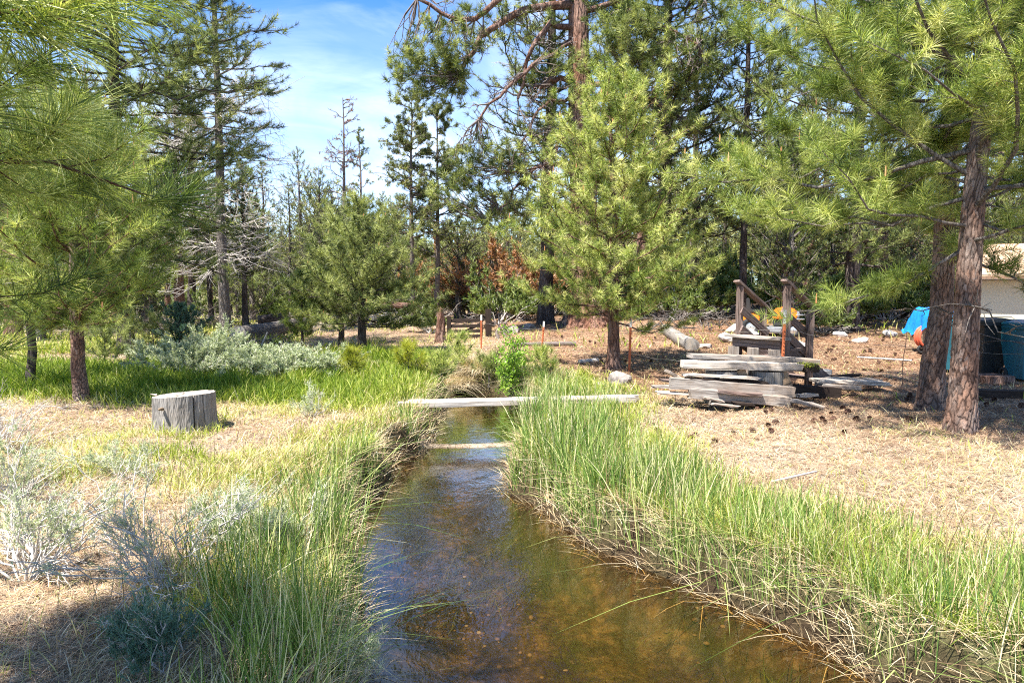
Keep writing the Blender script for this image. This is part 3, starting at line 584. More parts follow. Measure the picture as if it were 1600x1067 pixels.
# --- mid left young pines
pD = gp(565, 552)
pine('young_pine_tree', 'young pine with a slim dark trunk in the mid left behind the sagebrush', pD, at(565, 318, pD.y).z-pD.z, .12, 2.0, .7, 104, mat='needle_olive', ln=.16, w=.0095, N=38, nb=110, tw=.14, tl=.38, tps=3, prof=([0, .15, .5, 1], [.85, 1, .62, .08]), el=(-5, 52), tint=(.62, .26), candles=30, bmat='bark_dark', spread=(25, 100))
pE = gp(472, 546)
pine('small_pine_tree', 'small pointed pine left of the dark young pine', pE, at(472, 425, pE.y).z-pE.z, .045, .75, .35, 105, mat='needle_bright', ln=.14, w=.008, N=38, nb=60, tw=.10, tl=.2, tps=2, el=(5, 50), prof=([0, .15, .5, 1], [.9, 1, .6, .08]), tint=(.4, .2), bmat='bark_dark')
pD2 = gp(527, 548); pD2.y += .4
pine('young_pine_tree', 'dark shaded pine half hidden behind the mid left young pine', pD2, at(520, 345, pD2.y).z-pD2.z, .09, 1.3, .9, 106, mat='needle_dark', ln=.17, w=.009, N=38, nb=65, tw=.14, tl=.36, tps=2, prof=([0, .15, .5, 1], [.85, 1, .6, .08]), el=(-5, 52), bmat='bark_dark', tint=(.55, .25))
# --- left pines
pF = gp(127, 628)
pine('young_pine_tree', 'leafy pine with a short scaly trunk rising from the left meadow', pF, 4.0, .105, 1.5, 1.05, 107, ln=.175, w=.006, N=46, nb=92, tw=.12, tl=.38, tps=3, prof=([0, .15, .5, 1], [.9, 1, .75, .15]), tint=(.42, .24), candles=60, sides=32, bmat='bark_red', flare=1.2, spread=(20, 95), el=(-5, 50))
pG = gp(48, 606)
pine('young_pine_tree', 'thin trunked pine at the left edge behind the meadow pine', pG, 4.6, .075, 1.8, 1.0, 108, mat='needle_olive', ln=.18, w=.0075, N=42, nb=75, tw=.13, tl=.36, tps=2, prof=([0, .15, .5, 1], [.9, 1, .75, .15]), tint=(.4, .2), bmat='bark_dark')
# foreground pine just outside the left edge, branches reaching into the view
pine('pine_tree', 'near pine outside the left edge whose soft long needled branches hang into view', Vector((-2.62, 1.45, float(H(-2.62, 1.45)))), 3.6, .09, 1.45, 1.35, 109, mat='needle_bright', ln=.19, w=.0025, N=84, nb=72, tw=.11, tl=.30, tps=3, segs=2, prof=([0, .2, .6, 1], [.75, 1, .95, .4]), tint=(.34, .2), el=(-6, 22), up=.10, azf=lambda az: .85+.30*np.cos(az-.6))
# --- tall background pines
p1 = gy(195, 17.5)
pine('tall_pine_tree', 'tall dark pine with broad spreading limbs behind the left meadow', p1, 13, .20, 4.0, 3.0, 110, mat='needle_olive', bmat='bark_dark', ln=.2, w=.011, N=34, nb=165, tw=.20, tl=.6, tps=3, prof=([0, .3, .6, 1], [.9, 1, .9, .5]), el=(-12, 25), up=.15, dead=14, deadR=2.4, deadz=(2.4, 5), tint=(.5, .25))
p2 = gp(352, 524)
pine('tall_pine_tree', 'tall narrow pine with bare grey dead branches low on its trunk', p2, 15.5, .20, 2.2, 6.6, 111, mat='needle_far', bmat='bark_grey', ln=.2, w=.016, N=26, nb=95, tw=.2, tl=.5, tps=3, el=(-15, 25), up=.12, dead=80, deadR=3.0, deadz=(2.2, 8.5), tint=(.5, .25))
p3 = gy(283, 27)
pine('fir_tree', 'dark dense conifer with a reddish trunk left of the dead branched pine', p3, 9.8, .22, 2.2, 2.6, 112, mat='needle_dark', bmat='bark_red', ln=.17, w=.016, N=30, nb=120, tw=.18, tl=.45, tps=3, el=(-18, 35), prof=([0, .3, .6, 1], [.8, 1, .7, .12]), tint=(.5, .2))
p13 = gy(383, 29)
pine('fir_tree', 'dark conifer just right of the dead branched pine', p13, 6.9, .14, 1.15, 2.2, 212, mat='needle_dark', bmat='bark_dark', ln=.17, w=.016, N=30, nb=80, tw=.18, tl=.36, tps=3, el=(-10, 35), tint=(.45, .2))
# --- trees behind centre right
p10 = gp(852, 506)
pine('tall_pine_tree', 'tall dark straight trunk left of the giant pine', p10, 17, .27, 2.8, 3.6, 113, mat='needle_olive', bmat='bark_dark', ln=.2, w=.014, N=30, nb=95, tw=.2, tl=.5, tps=2, el=(-10, 25), tint=(.5, .25), dead=30, deadR=2.2, deadz=(3.5, 10))
p12 = gy(1035, 24)
pine('tall_pine_tree', 'large dark pine right of the giant pine', p12, 16, .26, 3.8, 2.6, 114, mat='needle_olive', bmat='bark_dark', ln=.2, w=.014, N=34, nb=150, tw=.2, tl=.6, tps=3, el=(-14, 25), prof=([0, .3, .7, 1], [.9, 1, .8, .3]), tint=(.45, .25), dead=14, deadR=2, deadz=(3, 8))
p14 = gy(1160, 23)
pine('tall_pine_tree', 'slender straight pine rising behind the wooden steps', p14, 16, .13, 2.3, 2.6, 115, mat='needle_olive', bmat='bark_dark', ln=.18, w=.0135, N=34, nb=130, tw=.18, tl=.45, tps=3, el=(0, 35), prof=([0, .3, .7, 1], [.7, 1, .9, .3]), tint=(.5, .25))
p15 = gy(1232, 19)
pine('juniper_tree', 'dense dark juniper behind the stair railing', p15, 5.2, .2, 1.3, .8, 116, mat='needle_dark', bmat='bark_grey', ln=.09, w=.013, N=40, nb=120, tw=.12, tl=.3, tps=3, el=(20, 65), prof=([0, .3, .7, 1], [.7, 1, .8, .3]), tint=(.45, .25))
p16 = gy(1330, 20)
pine('tall_pine_tree', 'pine hidden behind the crown of the right edge pines', p16, 14, .22, 3.4, 2.0, 117, mat='needle_olive', bmat='bark_dark', ln=.19, w=.012, N=32, nb=140, tw=.2, tl=.55, tps=3, el=(-10, 25), prof=([0, .3, .7, 1], [.8, 1, .8, .3]), tint=(.5, .25))
# --- the giant pine with arching limbs
def giant():
    rng = np.random.default_rng(7); B = gp(922, 508); D = B.y
    root = empty('giant_pine_tree', B, 'massive old orange barked pine with thick arching limbs', 'tree')
    Bv = np.array(B)
    def L(pts, off=0.0): return np.array([np.array(at(p[0], p[1], D+off+(p[2] if len(p) > 2 else 0)))-Bv for p in pts])
    tp = L([(922, 512), (918, 440), (912, 330), (906, 200), (904, 60), (903, -120), (905, -330)]); tp[0, 2] = -.25
    n = 40; u = np.linspace(0, 1, n); q = np.linspace(0, 1, 7); C = np.stack([np.interp(u, q, tp[:, k]) for k in range(3)], -1)
    n = 260; u = np.linspace(0, 1, n); C = np.stack([np.interp(u, q, tp[:, k]) for k in range(3)], -1); s = 130; a = np.arange(s)*2*PI/s+PI/2; rr = .52*(1-u*.55)*(1+.55*np.exp(-C[:, 2]/.8))
    dp, pi_, fu = plates(a[None], C[:, 2:3], .5, 5, .16, .42); fl = 1+.10*np.sin(a*4+.6)[None]*np.exp(-C[:, 2:3]/1.2)-dp
    V = C[:, None]+np.stack([rr[:, None]*fl*np.cos(a), rr[:, None]*fl*np.sin(a), C[:, :1]*0+a*0], -1)
    b = (np.arange(n-1)*s)[:, None]; k = np.arange(s)[None]; k2 = (k+1) % s
    mesh('trunk', V, np.stack([b+k, b+k2, b+s+k2, b+s+k], -1).reshape(-1, 4), 'bark_orange', root, smooth=True, attrs={'plate': pi_, 'furrow': fu})
    # charred root at the left of the base and second leaning stem
    limbs = [([(905, 8), (850, 6, -.4), (790, 28, -.8), (745, 62, -1), (722, 112, -1.2)], .19),
             ([(905, -20), (830, -30, -1.5), (770, 10, -2), (735, 40, -2.2), (690, 20, -2.2), (655, -2, -2.3)], .14),
             ([(903, 40), (862, 34, -.6), (838, 60, -1), (822, 100, -1), (812, 150, -1)], .13),
             ([(903, 60), (850, 90, -1.4), (812, 120, -2), (778, 155, -2.4), (745, 190, -2.6)], .09),
             ([(905, 128), (868, 124, -.5), (846, 136, -.8), (832, 140, -1)], .13),
             ([(905, 150), (880, 158, -.5), (858, 160, -.8), (836, 178, -1), (818, 220, -1), (806, 262, -1.2)], .08),
             ([(905, 225), (880, 205, -.5), (868, 240, -.8), (846, 262, -1.5), (800, 270, -1.8)], .08),
             ([(906, 262), (870, 250, -.4), (826, 268, -.9), (790, 320, -1.1), (760, 345, -1.2)], .08),
             ([(906, 132), (960, 130, -.5), (1000, 145, -.8), (1035, 172, -1), (1060, 185, -1)], .12),
             ([(906, 160), (940, 148, -.6), (975, 118, -1), (1010, 80, -1), (1055, 60, -1.2)], .10),
             ([(906, 20), (960, 0, -.6), (990, 30, -1), (1040, 40, -1.4), (1090, 70, -1.8)], .12),
             ([(905, -60), (860, -90, 0), (800, -80, -1), (750, -70, -2)], .14),
             ([(905, -60), (970, -90, 0), (1030, -80, -1), (1080, -50, -2)], .14),
             ([(906, 215), (890, 200, -.3), (872, 196, -.5)], .06)]
    parts = []; ends = []
    for pts, r in limbs:
        P = L(pts); m = 12; qq = np.linspace(0, 1, len(P)); uu = np.linspace(0, 1, m); Q = np.stack([np.interp(uu, qq, P[:, k]) for k in range(3)], -1)
        Q[1:-1] = (Q[:-2]+2*Q[1:-1]+Q[2:])/4; Q[1:] += rng.normal(0, .05, (m-1, 3)); parts.append(tubes(Q[None], (r*.8*(1-.6*uu))[None], 9))
        ends += [Q[i] for i in range(4, m)]
    ends = np.array(ends)
    # foliage masses: (px, py, depth offset, rx, rz, tufts)
    cl = [(655, 95, -1.6, 1.0, .55, 110), (690, 70, -2, 1.1, .7, 150), (712, 98, -1.2, .7, .6, 60), (640, 130, -1.6, .7, .5, 60), (700, 135, -1.2, .9, .7, 110), (725, 8, -2, .6, .4, 30),
          (840, 40, .3, .9, .7, 70), (795, 28, -.4, 1.1, .4, 50), (750, 60, -.8, .7, .4, 35), (830, 118, .2, .7, .5, 50), (868, 185, -.5, .6, .6, 50), (760, 240, -1.8, 1.2, .6, 120), (730, 262, -1.2, .9, .5, 80), (800, 262, -1.5, .7, .4, 50), (710, 300, -1.2, .9, .5, 80), (770, 330, -1.2, .9, .6, 80), (820, 320, -1, .7, .7, 60),
          (890, 90, -1.6, .8, .35, 45), (958, 70, -1.6, .8, .7, 110), (985, 55, -1.6, 1.1, .8, 150), (1010, 110, -1.6, .9, .6, 110), (1050, 60, -1.2, 1.0, .8, 120), (985, 15, -1.6, 1.0, .6, 90), (1085, 120, -1, .9, .8, 100), (1060, 185, -1, .8, .5, 70), (945, 175, -1, .5, .3, 25),
          (870, -40, 0, 1.5, .6, 30), (1020, -40, 0, 2, 1, 120), (850, 110, .6, .6, .9, 60), (840, 210, .8, .8, .9, 70)]
    pos = []; tb = []
    for (px, py, off, rx, rz, nn) in cl:
        nn = int(nn*.62); rx *= 1.12; rz *= 1.2; c = np.array(at(px, py, D+off))-Bv; g = nrm(rng.normal(0, 1, (nn, 3)))*(rng.random((nn, 1))**.45); p = c+g*[rx, rx, rz]; pos.append(p)
    pos = np.concatenate(pos); Dd = pos[:, None]-ends[None]; j = np.argmin((Dd**2).sum(-1), 1); st = ends[j]
    # limb -> gathering node -> tuft
    node = st+(pos-st)*.6+rng.normal(0, .12, pos.shape); node[:, 2] -= .12
    TW = np.stack([st, st+(node-st)*.5+rng.normal(0, .08, pos.shape), node, pos], 1)
    keep = rng.random(len(TW)) < .45
    V, F = cat(parts); mesh('limbs', V, F, 'bark_red', root, smooth=True)
    V, F = tubes(TW[keep], np.tile([[.022, .016, .011, .007]], (keep.sum(), 1)), 4); mesh('twigs', V, F, 'dead_dark', root, smooth=True)
    dr = nrm(pos-st)*.6+np.array([0, 0, .7])+rng.normal(0, .3, pos.shape)
    V, F, T = place_tufts(rng, pos, dr, rng.uniform(.8, 1.2, len(pos))*1.1, tuft_templates(rng, 58, .21, .014, 1, (15, 100)), rng.normal(.6, .26, len(pos)))
    mesh('crown', V, F, 'needle_olive', root, tint=T)
    k = 64; p0 = ends[rng.integers(0, len(ends), k)]
    V, F = twiggy(rng, p0, np.stack([rng.normal(0, .7, k), rng.normal(0, .4, k), rng.normal(-.6, .4, k)], -1), rng.uniform(.5, 1.4, k), .028)
    mesh('dead_branches', V, F, 'dead_dark', root, smooth=True)
giant()
b2 = gp(880, 512)
lean_ = empty('leaning_trunk', b2, 'charred trunk leaning against the base of the giant pine', 'trunk')
V, F = tubes(np.array([[[0, 0, -.2], [.25, .1, .5], [.55, .2, 1.3], [.75, .3, 2.3], [.85, .35, 3.4]]]), np.array([[.24, .17, .14, .13, .11]]), 12); mesh('stem', V, F, 'bark_dark', lean_, smooth=True)
# --- dead and thin trees in the open middle
def bare_tree(name, label, base, h, r, seed, nb, R, mat='dead_dark', z0=.25, leaf=None, LN=.06, group=None):
    rng = np.random.default_rng(seed); root = empty(name, base, label, 'tree', group)
    n = 10; u = np.linspace(0, 1, n); P = np.stack([rng.normal(0, .04, n).cumsum()*.6, rng.normal(0, .04, n).cumsum()*.6, u*h-.1], -1); P[:, :2] -= P[0, :2]
    V, F = tubes(P[None], (r*(1-.88*u))[None], 9); mesh('trunk', V, F, mat, root, smooth=True)
    zz = h*np.sort(rng.uniform(z0, .98, nb)); az = rng.random(nb)*2*PI; f = zz/h
    p0 = np.stack([np.interp(zz, P[:, 2], P[:, k]) for k in range(3)], -1)
    V, F = twiggy(rng, p0, np.stack([np.cos(az), np.sin(az), .25+.5*(f-.4)], -1), R*rng.uniform(.5, 1, nb)*np.clip(1.25-f, .15, 1), .028, 2, 5, .4)
    mesh('branches', V, F, mat, root, smooth=True)
    if leaf:
        p = V[rng.choice(len(V), leaf[1])]; V, F, T = place_tufts(rng, p, rng.normal(0, 1, p.shape)+[[0, 0, .4]], rng.uniform(.6, 1.2, len(p)), tuft_templates(rng, 12, LN*2, .02), rng.normal(.5, .25, len(p)))
        mesh('foliage', V, F, leaf[0], root, tint=T)
    return root
q = gy(540, 34); bare_tree('dead_tree', 'bare dying tree with reddish sparse twigs against the sky', q, at(540, 150, 34).z-q.z, .16, 31, 42, 2.0, leaf=('needle_dead', 170))
q = gy(566, 36); bare_tree('thin_tree', 'thin half bare tree right behind the dying tree', q, at(566, 200, 36).z-q.z, .14, 32, 42, 1.6, leaf=('needle_olive', 600))
for px, top, Y, sd, lab in ((645, 150, 27, 33, 'slender sparse juniper with bare lower branches left of the gap of sky'), (683, 165, 28, 34, 'slender sparse juniper right of its twin and left of the giant pine')):
    q = gy(px, Y); bare_tree('sparse_tree', lab, q, at(px, top, Y).z-q.z, .13, sd, 60, 2.1, leaf=('needle_far', 2600), z0=.3, LN=.085)
# --- background conifers (copies)
far_a = pine('background_pine', 'x', (0, 0, -50), 10, .16, 1.9, 2.2, 301, mat='needle_far', bmat='bark_dark', ln=.2, w=.02, N=18, nb=80, tw=.26, tl=.5, tps=2, el=(-5, 35), group='conifers standing in the background')
far_b = pine('background_pine', 'x', (0, 0, -50), 8, .12, 1.25, 1.2, 302, mat='needle_far', bmat='bark_dark', ln=.16, w=.02, N=18, nb=80, tw=.22, tl=.36, tps=2, el=(-15, 30), prof=([0, .2, .6, 1], [.9, 1, .6, .05]), group='conifers standing in the background')
far_c = pine('background_pine', 'x', (0, 0, -50), 6.5, .2, 2.1, .5, 303, mat='needle_olive', bmat='bark_grey', ln=.14, w=.022, N=22, nb=85, tw=.2, tl=.5, tps=2, el=(15, 60), prof=([0, .3, .7, 1], [.8, 1, .85, .35]), tint=(.65, .25), group='conifers standing in the background')
far_d = pine('background_pine', 'x', (0, 0, -50), 9, .22, 2.3, 3.0, 304, mat='needle_far', bmat='bark_red', ln=.2, w=.022, N=18, nb=70, tw=.26, tl=.55, tps=2, el=(-10, 30), group='conifers standing in the background')
SRC = {'a': (far_a, 10), 'b': (far_b, 8), 'c': (far_c, 6.5), 'd': (far_d, 9)}
NAMES = {'a': 'tall open', 'b': 'narrow pointed', 'c': 'round bushy', 'd': 'red trunked'}
spots = [(415, 253, 38, 'b'), (475, 232, 40, 'a'), (502, 300, 44, 'c'), (445, 330, 46, 'a'), (596, 330, 42, 'a'), (618, 365, 46, 'c'), (390, 395, 48, 'c'), (430, 400, 44, 'c'), (300, 330, 45, 'd'), (330, 350, 50, 'd'),
         (262, 300, 38, 'd'), (235, 330, 42, 'a'), (160, 330, 34, 'a'), (100, 300, 30, 'd'), (40, 280, 32, 'a'), (10, 320, 40, 'c'), (70, 380, 44, 'c'), (130, 395, 50, 'c'), (200, 400, 52, 'c'),
         (700, 345, 42, 'a'), (730, 375, 38, 'c'), (757, 350, 45, 'b'), (785, 382, 40, 'c'), (815, 340, 46, 'a'), (660, 385, 50, 'c'), (545, 395, 52, 'c'), (500, 395, 50, 'c'),
         (880, 300, 44, 'a'), (960, 250, 40, 'd'), (1010, 320, 44, 'c'), (1060, 250, 38, 'a'), (1100, 360, 34, 'b'), (1130, 200, 42, 'a'), (1190, 160, 36, 'a'), (1215, 330, 30, 'c'),  (1260, 150, 34, 'd'),
         (1300, 330, 28, 'c'), (1370, 100, 34, 'a'), (1430, 200, 30, 'd'), (1350, 380, 26, 'c'), (1420, 370, 25, 'c'), (1490, 120, 32, 'a'), (1550, 60, 36, 'd'), (1590, 150, 30, 'a'), (1480, 380, 30, 'c'), (1090, 385, 45, 'c'), (900, 385, 46, 'c'), (845, 395, 50, 'c'),
         (1280, 60, 40, 'a'), (360, 330, 44, 'a')]
spots += [(20, 60, 24, 'd'), (95, 20, 28, 'a'), (150, 100, 26, 'd'), (240, 120, 32, 'a'), (60, 250, 22, 'c'), (300, 60, 40, 'a'), (225, 380, 30, 'c'), (355, 390, 40, 'c'), (455, 385, 50, 'c'), (590, 395, 44, 'c'), (640, 395, 38, 'c'), (575, 410, 36, 'c'), (1120, 390, 28, 'c'), (1200, 60, 28, 'a'), (1380, 220, 24, 'd'), (1570, 300, 24, 'c'), (1530, 250, 26, 'a'), (745, 330, 36, 'a'), (790, 300, 38, 'a'), (1000, 60, 34, 'd'), (1080, 20, 32, 'a')]
spots += [(505, 262, 34, 'a'), (455, 285, 37, 'b'), (530, 330, 33, 'c'), (600, 300, 36, 'b'), (622, 330, 33, 'c'), (715, 360, 30, 'c'), (770, 372, 33, 'c'), (372, 300, 36, 'b'), (330, 250, 34, 'a'), (395, 340, 33, 'c'), (180, 330, 26, 'c')]
spots.sort(key=lambda q: q[0]); CN = {}; ORD = ['first', 'second', 'third', 'fourth', 'fifth', 'sixth', 'seventh', 'eighth', 'ninth', 'tenth', 'eleventh', 'twelfth', 'thirteenth', 'fourteenth', 'fifteenth', 'sixteenth', 'seventeenth', 'eighteenth']
rr = random.Random(5); used = set()
def side(px):
    for lim, w_ in ((140, 'far left'), (330, 'left'), (470, 'behind the left sagebrush'), (620, 'behind the mid left young pine'), (800, 'behind the rail gate'), (1000, 'behind the giant pine'), (1180, 'behind the centre young pine'), (1290, 'behind the wooden steps'), (9999, 'behind the right edge pines')):
        if px < lim: return w_
for i, (px, top, Y, kd) in enumerate(spots):
    src, hh0 = SRC[kd]; g0 = gy(px, Y); hgt = at(px, top, Y).z-g0.z; sc = hgt/hh0
    sz = {0: 'low', 1: 'mid height', 2: 'tall', 3: 'very tall'}[min(3, int(hgt/5))]
    CN[side(px)] = CN.get(side(px), 0)+1; lab = f'{sz} {NAMES[kd]} conifer {side(px)}, {ORD[CN[side(px)]-1]} there from left'
    szx = min(max(sc, .8), 1.5)
    if kd in used: dup(src, g0, rr.uniform(0, 6.28), sc, lab, szx)
    else: used.add(kd); src.location = g0; src.scale = (szx, szx, sc); src['label'] = lab
# distant wood
def wood_mass():
    rng = np.random.default_rng(77); n = 34000; a = rng.uniform(-.95, .95, n); Y = rng.uniform(52, 95, n); x = a*Y
    hh = 6.8*(.5+.9*vnoise(x*.22, Y*.22, 3))*(.6+.8*vnoise(x*.9, Y*.1, 5)); z = H(x, Y)+hh*np.sqrt(rng.random(n))
    P = np.stack([x, Y, z], -1); V, F, T = place_tufts(rng, P, rng.normal(0, 1, (n, 3))+[[0, -.3, .6]], rng.uniform(.8, 1.6, n), tuft_templates(rng, 14, .5, .07), rng.normal(.55, .25, n))
    o = mesh('distant_forest', V, F, 'needle_far', None, tint=T); tag(o, 'distant mass of conifer forest beyond the clearing', None, None, 'stuff')
wood_mass()
# ------------------------------------------------------------------ shrubs
def shrub(name, label, base, R, Hh, seed, mat, smat, nst=16, kids=5, leaves=900, ln=.03, w=.012, N=10, group=None, flat=.5, r=.012, needle=True, lowbare=.35, cat_='shrub', tint=(.5, .2), levels=2, aim=None, Lsp=(30, 100)):
    rng = np.random.default_rng(seed); root = empty(name, base, label, cat_, group); az = rng.random(nst)*2*PI; el = rng.uniform(min(flat, 1.25), 1.35, nst)
    D = np.stack([np.cos(az)*R*np.cos(el)*1.3, np.sin(az)*R*np.cos(el)*1.3, Hh*np.sin(el)], -1)
    if aim is not None: D += np.array(aim)
    P0 = np.stack([np.cos(az)*.04*R, np.sin(az)*.04*R, az*0-.03], -1)
    V, F = twiggy(rng, P0, D, np.linalg.norm(D, axis=1)*rng.uniform(.75, 1.05, nst), r, levels, kids, .30)
    mesh('stems', V, F, smat, root, smooth=True)
    if leaves:
        zc = V[:, 2]; cand = np.where(zc > lowbare*Hh)[0]; p = V[rng.choice(cand, leaves)]+rng.normal(0, .015, (leaves, 3)); dr = nrm(p+[[0, 0, .3*Hh]])+rng.normal(0, .35, p.shape)
        tm = tuft_templates(rng, N, ln, w, 1, (10, 70), 1.0) if needle else leaf_templates(rng, N, ln, w, spread=Lsp)
        V, F, T = place_tufts(rng, p, dr, rng.uniform(.7, 1.3, leaves), tm, rng.normal(tint[0], tint[1], leaves)); mesh('foliage', V, F, mat, root, tint=T)
    return root
GS = 'silvery sagebrush clumps behind the left meadow'
sg = [(285, 592, .75, .75, 'leftmost silvery sagebrush of the clump behind the stump'), (345, 585, .85, .85, 'tallest silvery sagebrush in front of the dead branched pine'), (400, 590, .7, .62, 'low silvery sagebrush in the middle of the clump'), (445, 592, .7, .62, 'silvery sagebrush in front of the small pointed pine'), (492, 590, .62, .6, 'rightmost silvery sagebrush beside the dark young pine'), (318, 575, .7, .7, 'rear silvery sagebrush half hidden by its taller neighbour'), (250, 572, .6, .55, 'small sagebrush under the young blue spruce')]
for i, (px, py, R, hh, lab) in enumerate(sg):
    shrub('sagebrush', lab, gp(px, py), R, hh*.8, 400+i, 'leaf_sage', 'twig_sage', 26, 5, 2600, .055, .013, 9, GS, lowbare=.22, r=.010)
# near sagebrush with bare grey stems
shrub('sagebrush', 'large bare stemmed sagebrush at the left edge of the frame', gp(40, 905), .55, .45, 421, 'leaf_sage', 'twig_sage', 22, 6, 800, .028, .004, 9, None, lowbare=.5, r=.009, aim=(-.1, .15, 0))
shrub('sagebrush', 'thin open sagebrush with pale twisted stems left of the stream', gp(262, 905), .58, .44, 422, 'leaf_sage', 'twig_sage', 15, 6, 420, .028, .004, 9, None, lowbare=.6, r=.009)
shrub('sagebrush', 'sagebrush with dense pale leaves at the left edge below the stump', gp(20, 790), .5, .40, 423, 'leaf_sage', 'twig_sage', 18, 6, 900, .028, .005, 9, None, lowbare=.5, r=.007)
shrub('dead_brush', 'bleached dead brush poking in from the left edge', gp(-10, 700), .42, .5, 424, 'leaf_sage', 'twig_sage', 22, 5, 0, group=None, r=.007, flat=.35, aim=(.15, 0, 0))
shrub('sagebrush', 'small dry sagebrush in the grass right of the stump', gp(487, 652), .22, .34, 425, 'leaf_sage', 'twig_sage', 12, 4, 300, .03, .006, 8, None, r=.006)
shrub('sagebrush', 'pale feathery sagebrush leaning on the left stream bank', gp(436, 880), .26, .40, 426, 'leaf_sage', 'twig_sage', 8, 5, 650, .035, .004, 10, None, lowbare=.35, r=.006)
shrub('sagebrush', 'pale feathery plant in the dark grass at the bottom edge', gp(548, 1085), .16, .42, 427, 'leaf_sage', 'twig_sage', 5, 5, 420, .04, .0028, 12, None, lowbare=.2, r=.005)
shrub('sagebrush', 'shaded blue green sagebrush seedling near the bottom left', gp(262, 1060), .18, .30, 428, 'needle_blue', 'twig_sage', 8, 5, 420, .04, .005, 10, None, lowbare=.2, r=.005)
shrub('sagebrush', 'low dry sagebrush sprigs between the stump and the left edge', gp(195, 745), .3, .22, 429, 'leaf_sage', 'twig_sage', 14, 4, 500, .03, .005, 8, None, r=.005)
shrub('sagebrush', 'wispy low sagebrush left of the bank hollow', gp(340, 830), .3, .3, 430, 'leaf_sage', 'twig_sage', 12, 4, 260, .03, .005, 8, None, r=.006, lowbare=.5)
# leafy willow bush at the stream
shrub('leafy_bush', 'bright green broad leaved bush growing at the water behind the plank', at(798, 622, 12.3), .27, .78, 440, 'leaf_bright', 'bark_grey', 14, 5, 700, .045, .032, 5, None, lowbare=.05, r=.008, needle=False, tint=(.55, .25), flat=.9)
shrub('leafy_sapling', 'thin leafy shoot rising above the broad leaved bush', at(806, 600, 12.6), .10, 1.05, 441, 'leaf_bright', 'bark_grey', 4, 4, 120, .05, .034, 5, None, lowbare=.3, r=.006, needle=False, flat=1.35)
# pine saplings
def sapling(px, py, top, seed, mat, label, R=.4):
    b = gp(px, py); hh = at(px, top, b.y).z-b.z
    pine('pine_sapling', label, b, hh, .025, R, .08*hh, seed, mat=mat, bmat='bark_grey', ln=.15, w=.0075, N=36, nb=20, tw=.12, tl=.14, tps=2, el=(15, 60), prof=([0, .3, .7, 1], [.8, 1, .7, .2]), tint=(.6, .2), cat_='sapling')
sapling(716, 598, 530, 501, 'needle_bright', 'feathery young pine sapling in front of the rail gate', .38)
sapling(640, 590, 545, 502, 'needle_yellow', 'yellow green pine sapling left of the gate sapling', .3)
sapling(551, 592, 553, 503, 'needle_yellow', 'small yellowish pine sapling below the dark young pine', .2)
sapling(848, 600, 555, 504, 'needle_bright', 'soft green pine sapling right of the leafy bush', .3)
sapling(690, 596, 560, 505, 'needle_bright', 'low green pine sapling left of the gate sapling', .3)
sapling(765, 596, 565, 515, 'needle_olive', 'low dark pine sapling between the gate sapling and the leafy bush', .3)
b = gp(283, 548); pine('blue_spruce', 'small blue green spruce behind the leftmost sagebrush', b, at(283, 492, b.y).z-b.z+.25, .05, .75, .1, 506, mat='needle_blue', bmat='bark_dark', ln=.09, w=.012, N=40, nb=50, tw=.10, tl=.2, tps=3, el=(-5, 40), cat_='tree')
for i, (px, py, top, lab) in enumerate(((205, 560, 505, 'green pine sapling in the shade left of the blue spruce'), (165, 575, 520, 'green pine sapling beside the meadow pine'), (240, 550, 500, 'slim pine sapling behind the left sagebrush'))):
    sapling(px, py, top, 510+i, 'needle_olive', lab, .5)
# green and dry shrubs in the background
proto = shrub('background_shrub', 'x', (0, 0, -50), 1.0, .9, 460, 'shrub_green', 'dead_twig', 16, 5, 1500, .09, .03, 9, 'shrubs under the background trees', r=.014)
pd = shrub('dead_bush', 'x', (0, 0, -50), 1.1, 1.2, 461, 'needle_dead', 'dead_dark', 14, 5, 700, .12, .03, 7, 'rust coloured dead bushes behind the gate', r=.02)
sh = [(655, 505, 1.3), (672, 520, .9), (740, 478, 1.2), (700, 485, 1.3), (800, 482, 1.2), (770, 470, 1.6), (820, 500, .8), (615, 500, 1.1), (1095, 495, 1.5), (1060, 500, 1.2), (1130, 492, 1.4), (1250, 500, 1.1), (1285, 520, .8), (1010, 490, 1.6), (870, 490, 1.3), (405, 500, 1.0), (435, 498, 1.2), (230, 505, 1.3), (500, 500, 1.3), (1330, 505, 1.1), (1385, 500, 1.3), (60, 520, 1.2), (110, 515, 1.2), (320, 500, 1.1)]
sh += [(px_+rr.uniform(-15, 15), py_+rr.uniform(-6, 6), rr.uniform(.9, 1.7)) for px_, py_ in ((30, 505), (150, 500), (200, 492), (270, 488), (300, 486), (380, 486), (450, 484), (480, 490), (530, 492), (565, 490), (590, 486), (625, 488), (645, 492), (720, 500), (810, 492), (780, 500), (940, 486), (980, 484), (1040, 488), (1110, 484), (1160, 486), (1190, 484), (1215, 488), (1270, 490), (1300, 492), (1360, 490), (1410, 494), (1440, 500), (1500, 500))]
sh.sort(key=lambda q: q[0])
for i, (px, py, s_) in enumerate(sh):
    g0 = gp(px, py); kq = 's'+side(px); CN[kq] = CN.get(kq, 0)+1; lab = f"{'large' if s_ > 1.25 else 'low'} green shrub {side(px)}, {ORD[CN[kq]-1]} shrub from the left"
    if i == 0: proto.location = g0; proto.scale = (s_,)*3; proto['label'] = lab
    else: dup(proto, g0, rr.uniform(0, 6), s_*1.0, lab)
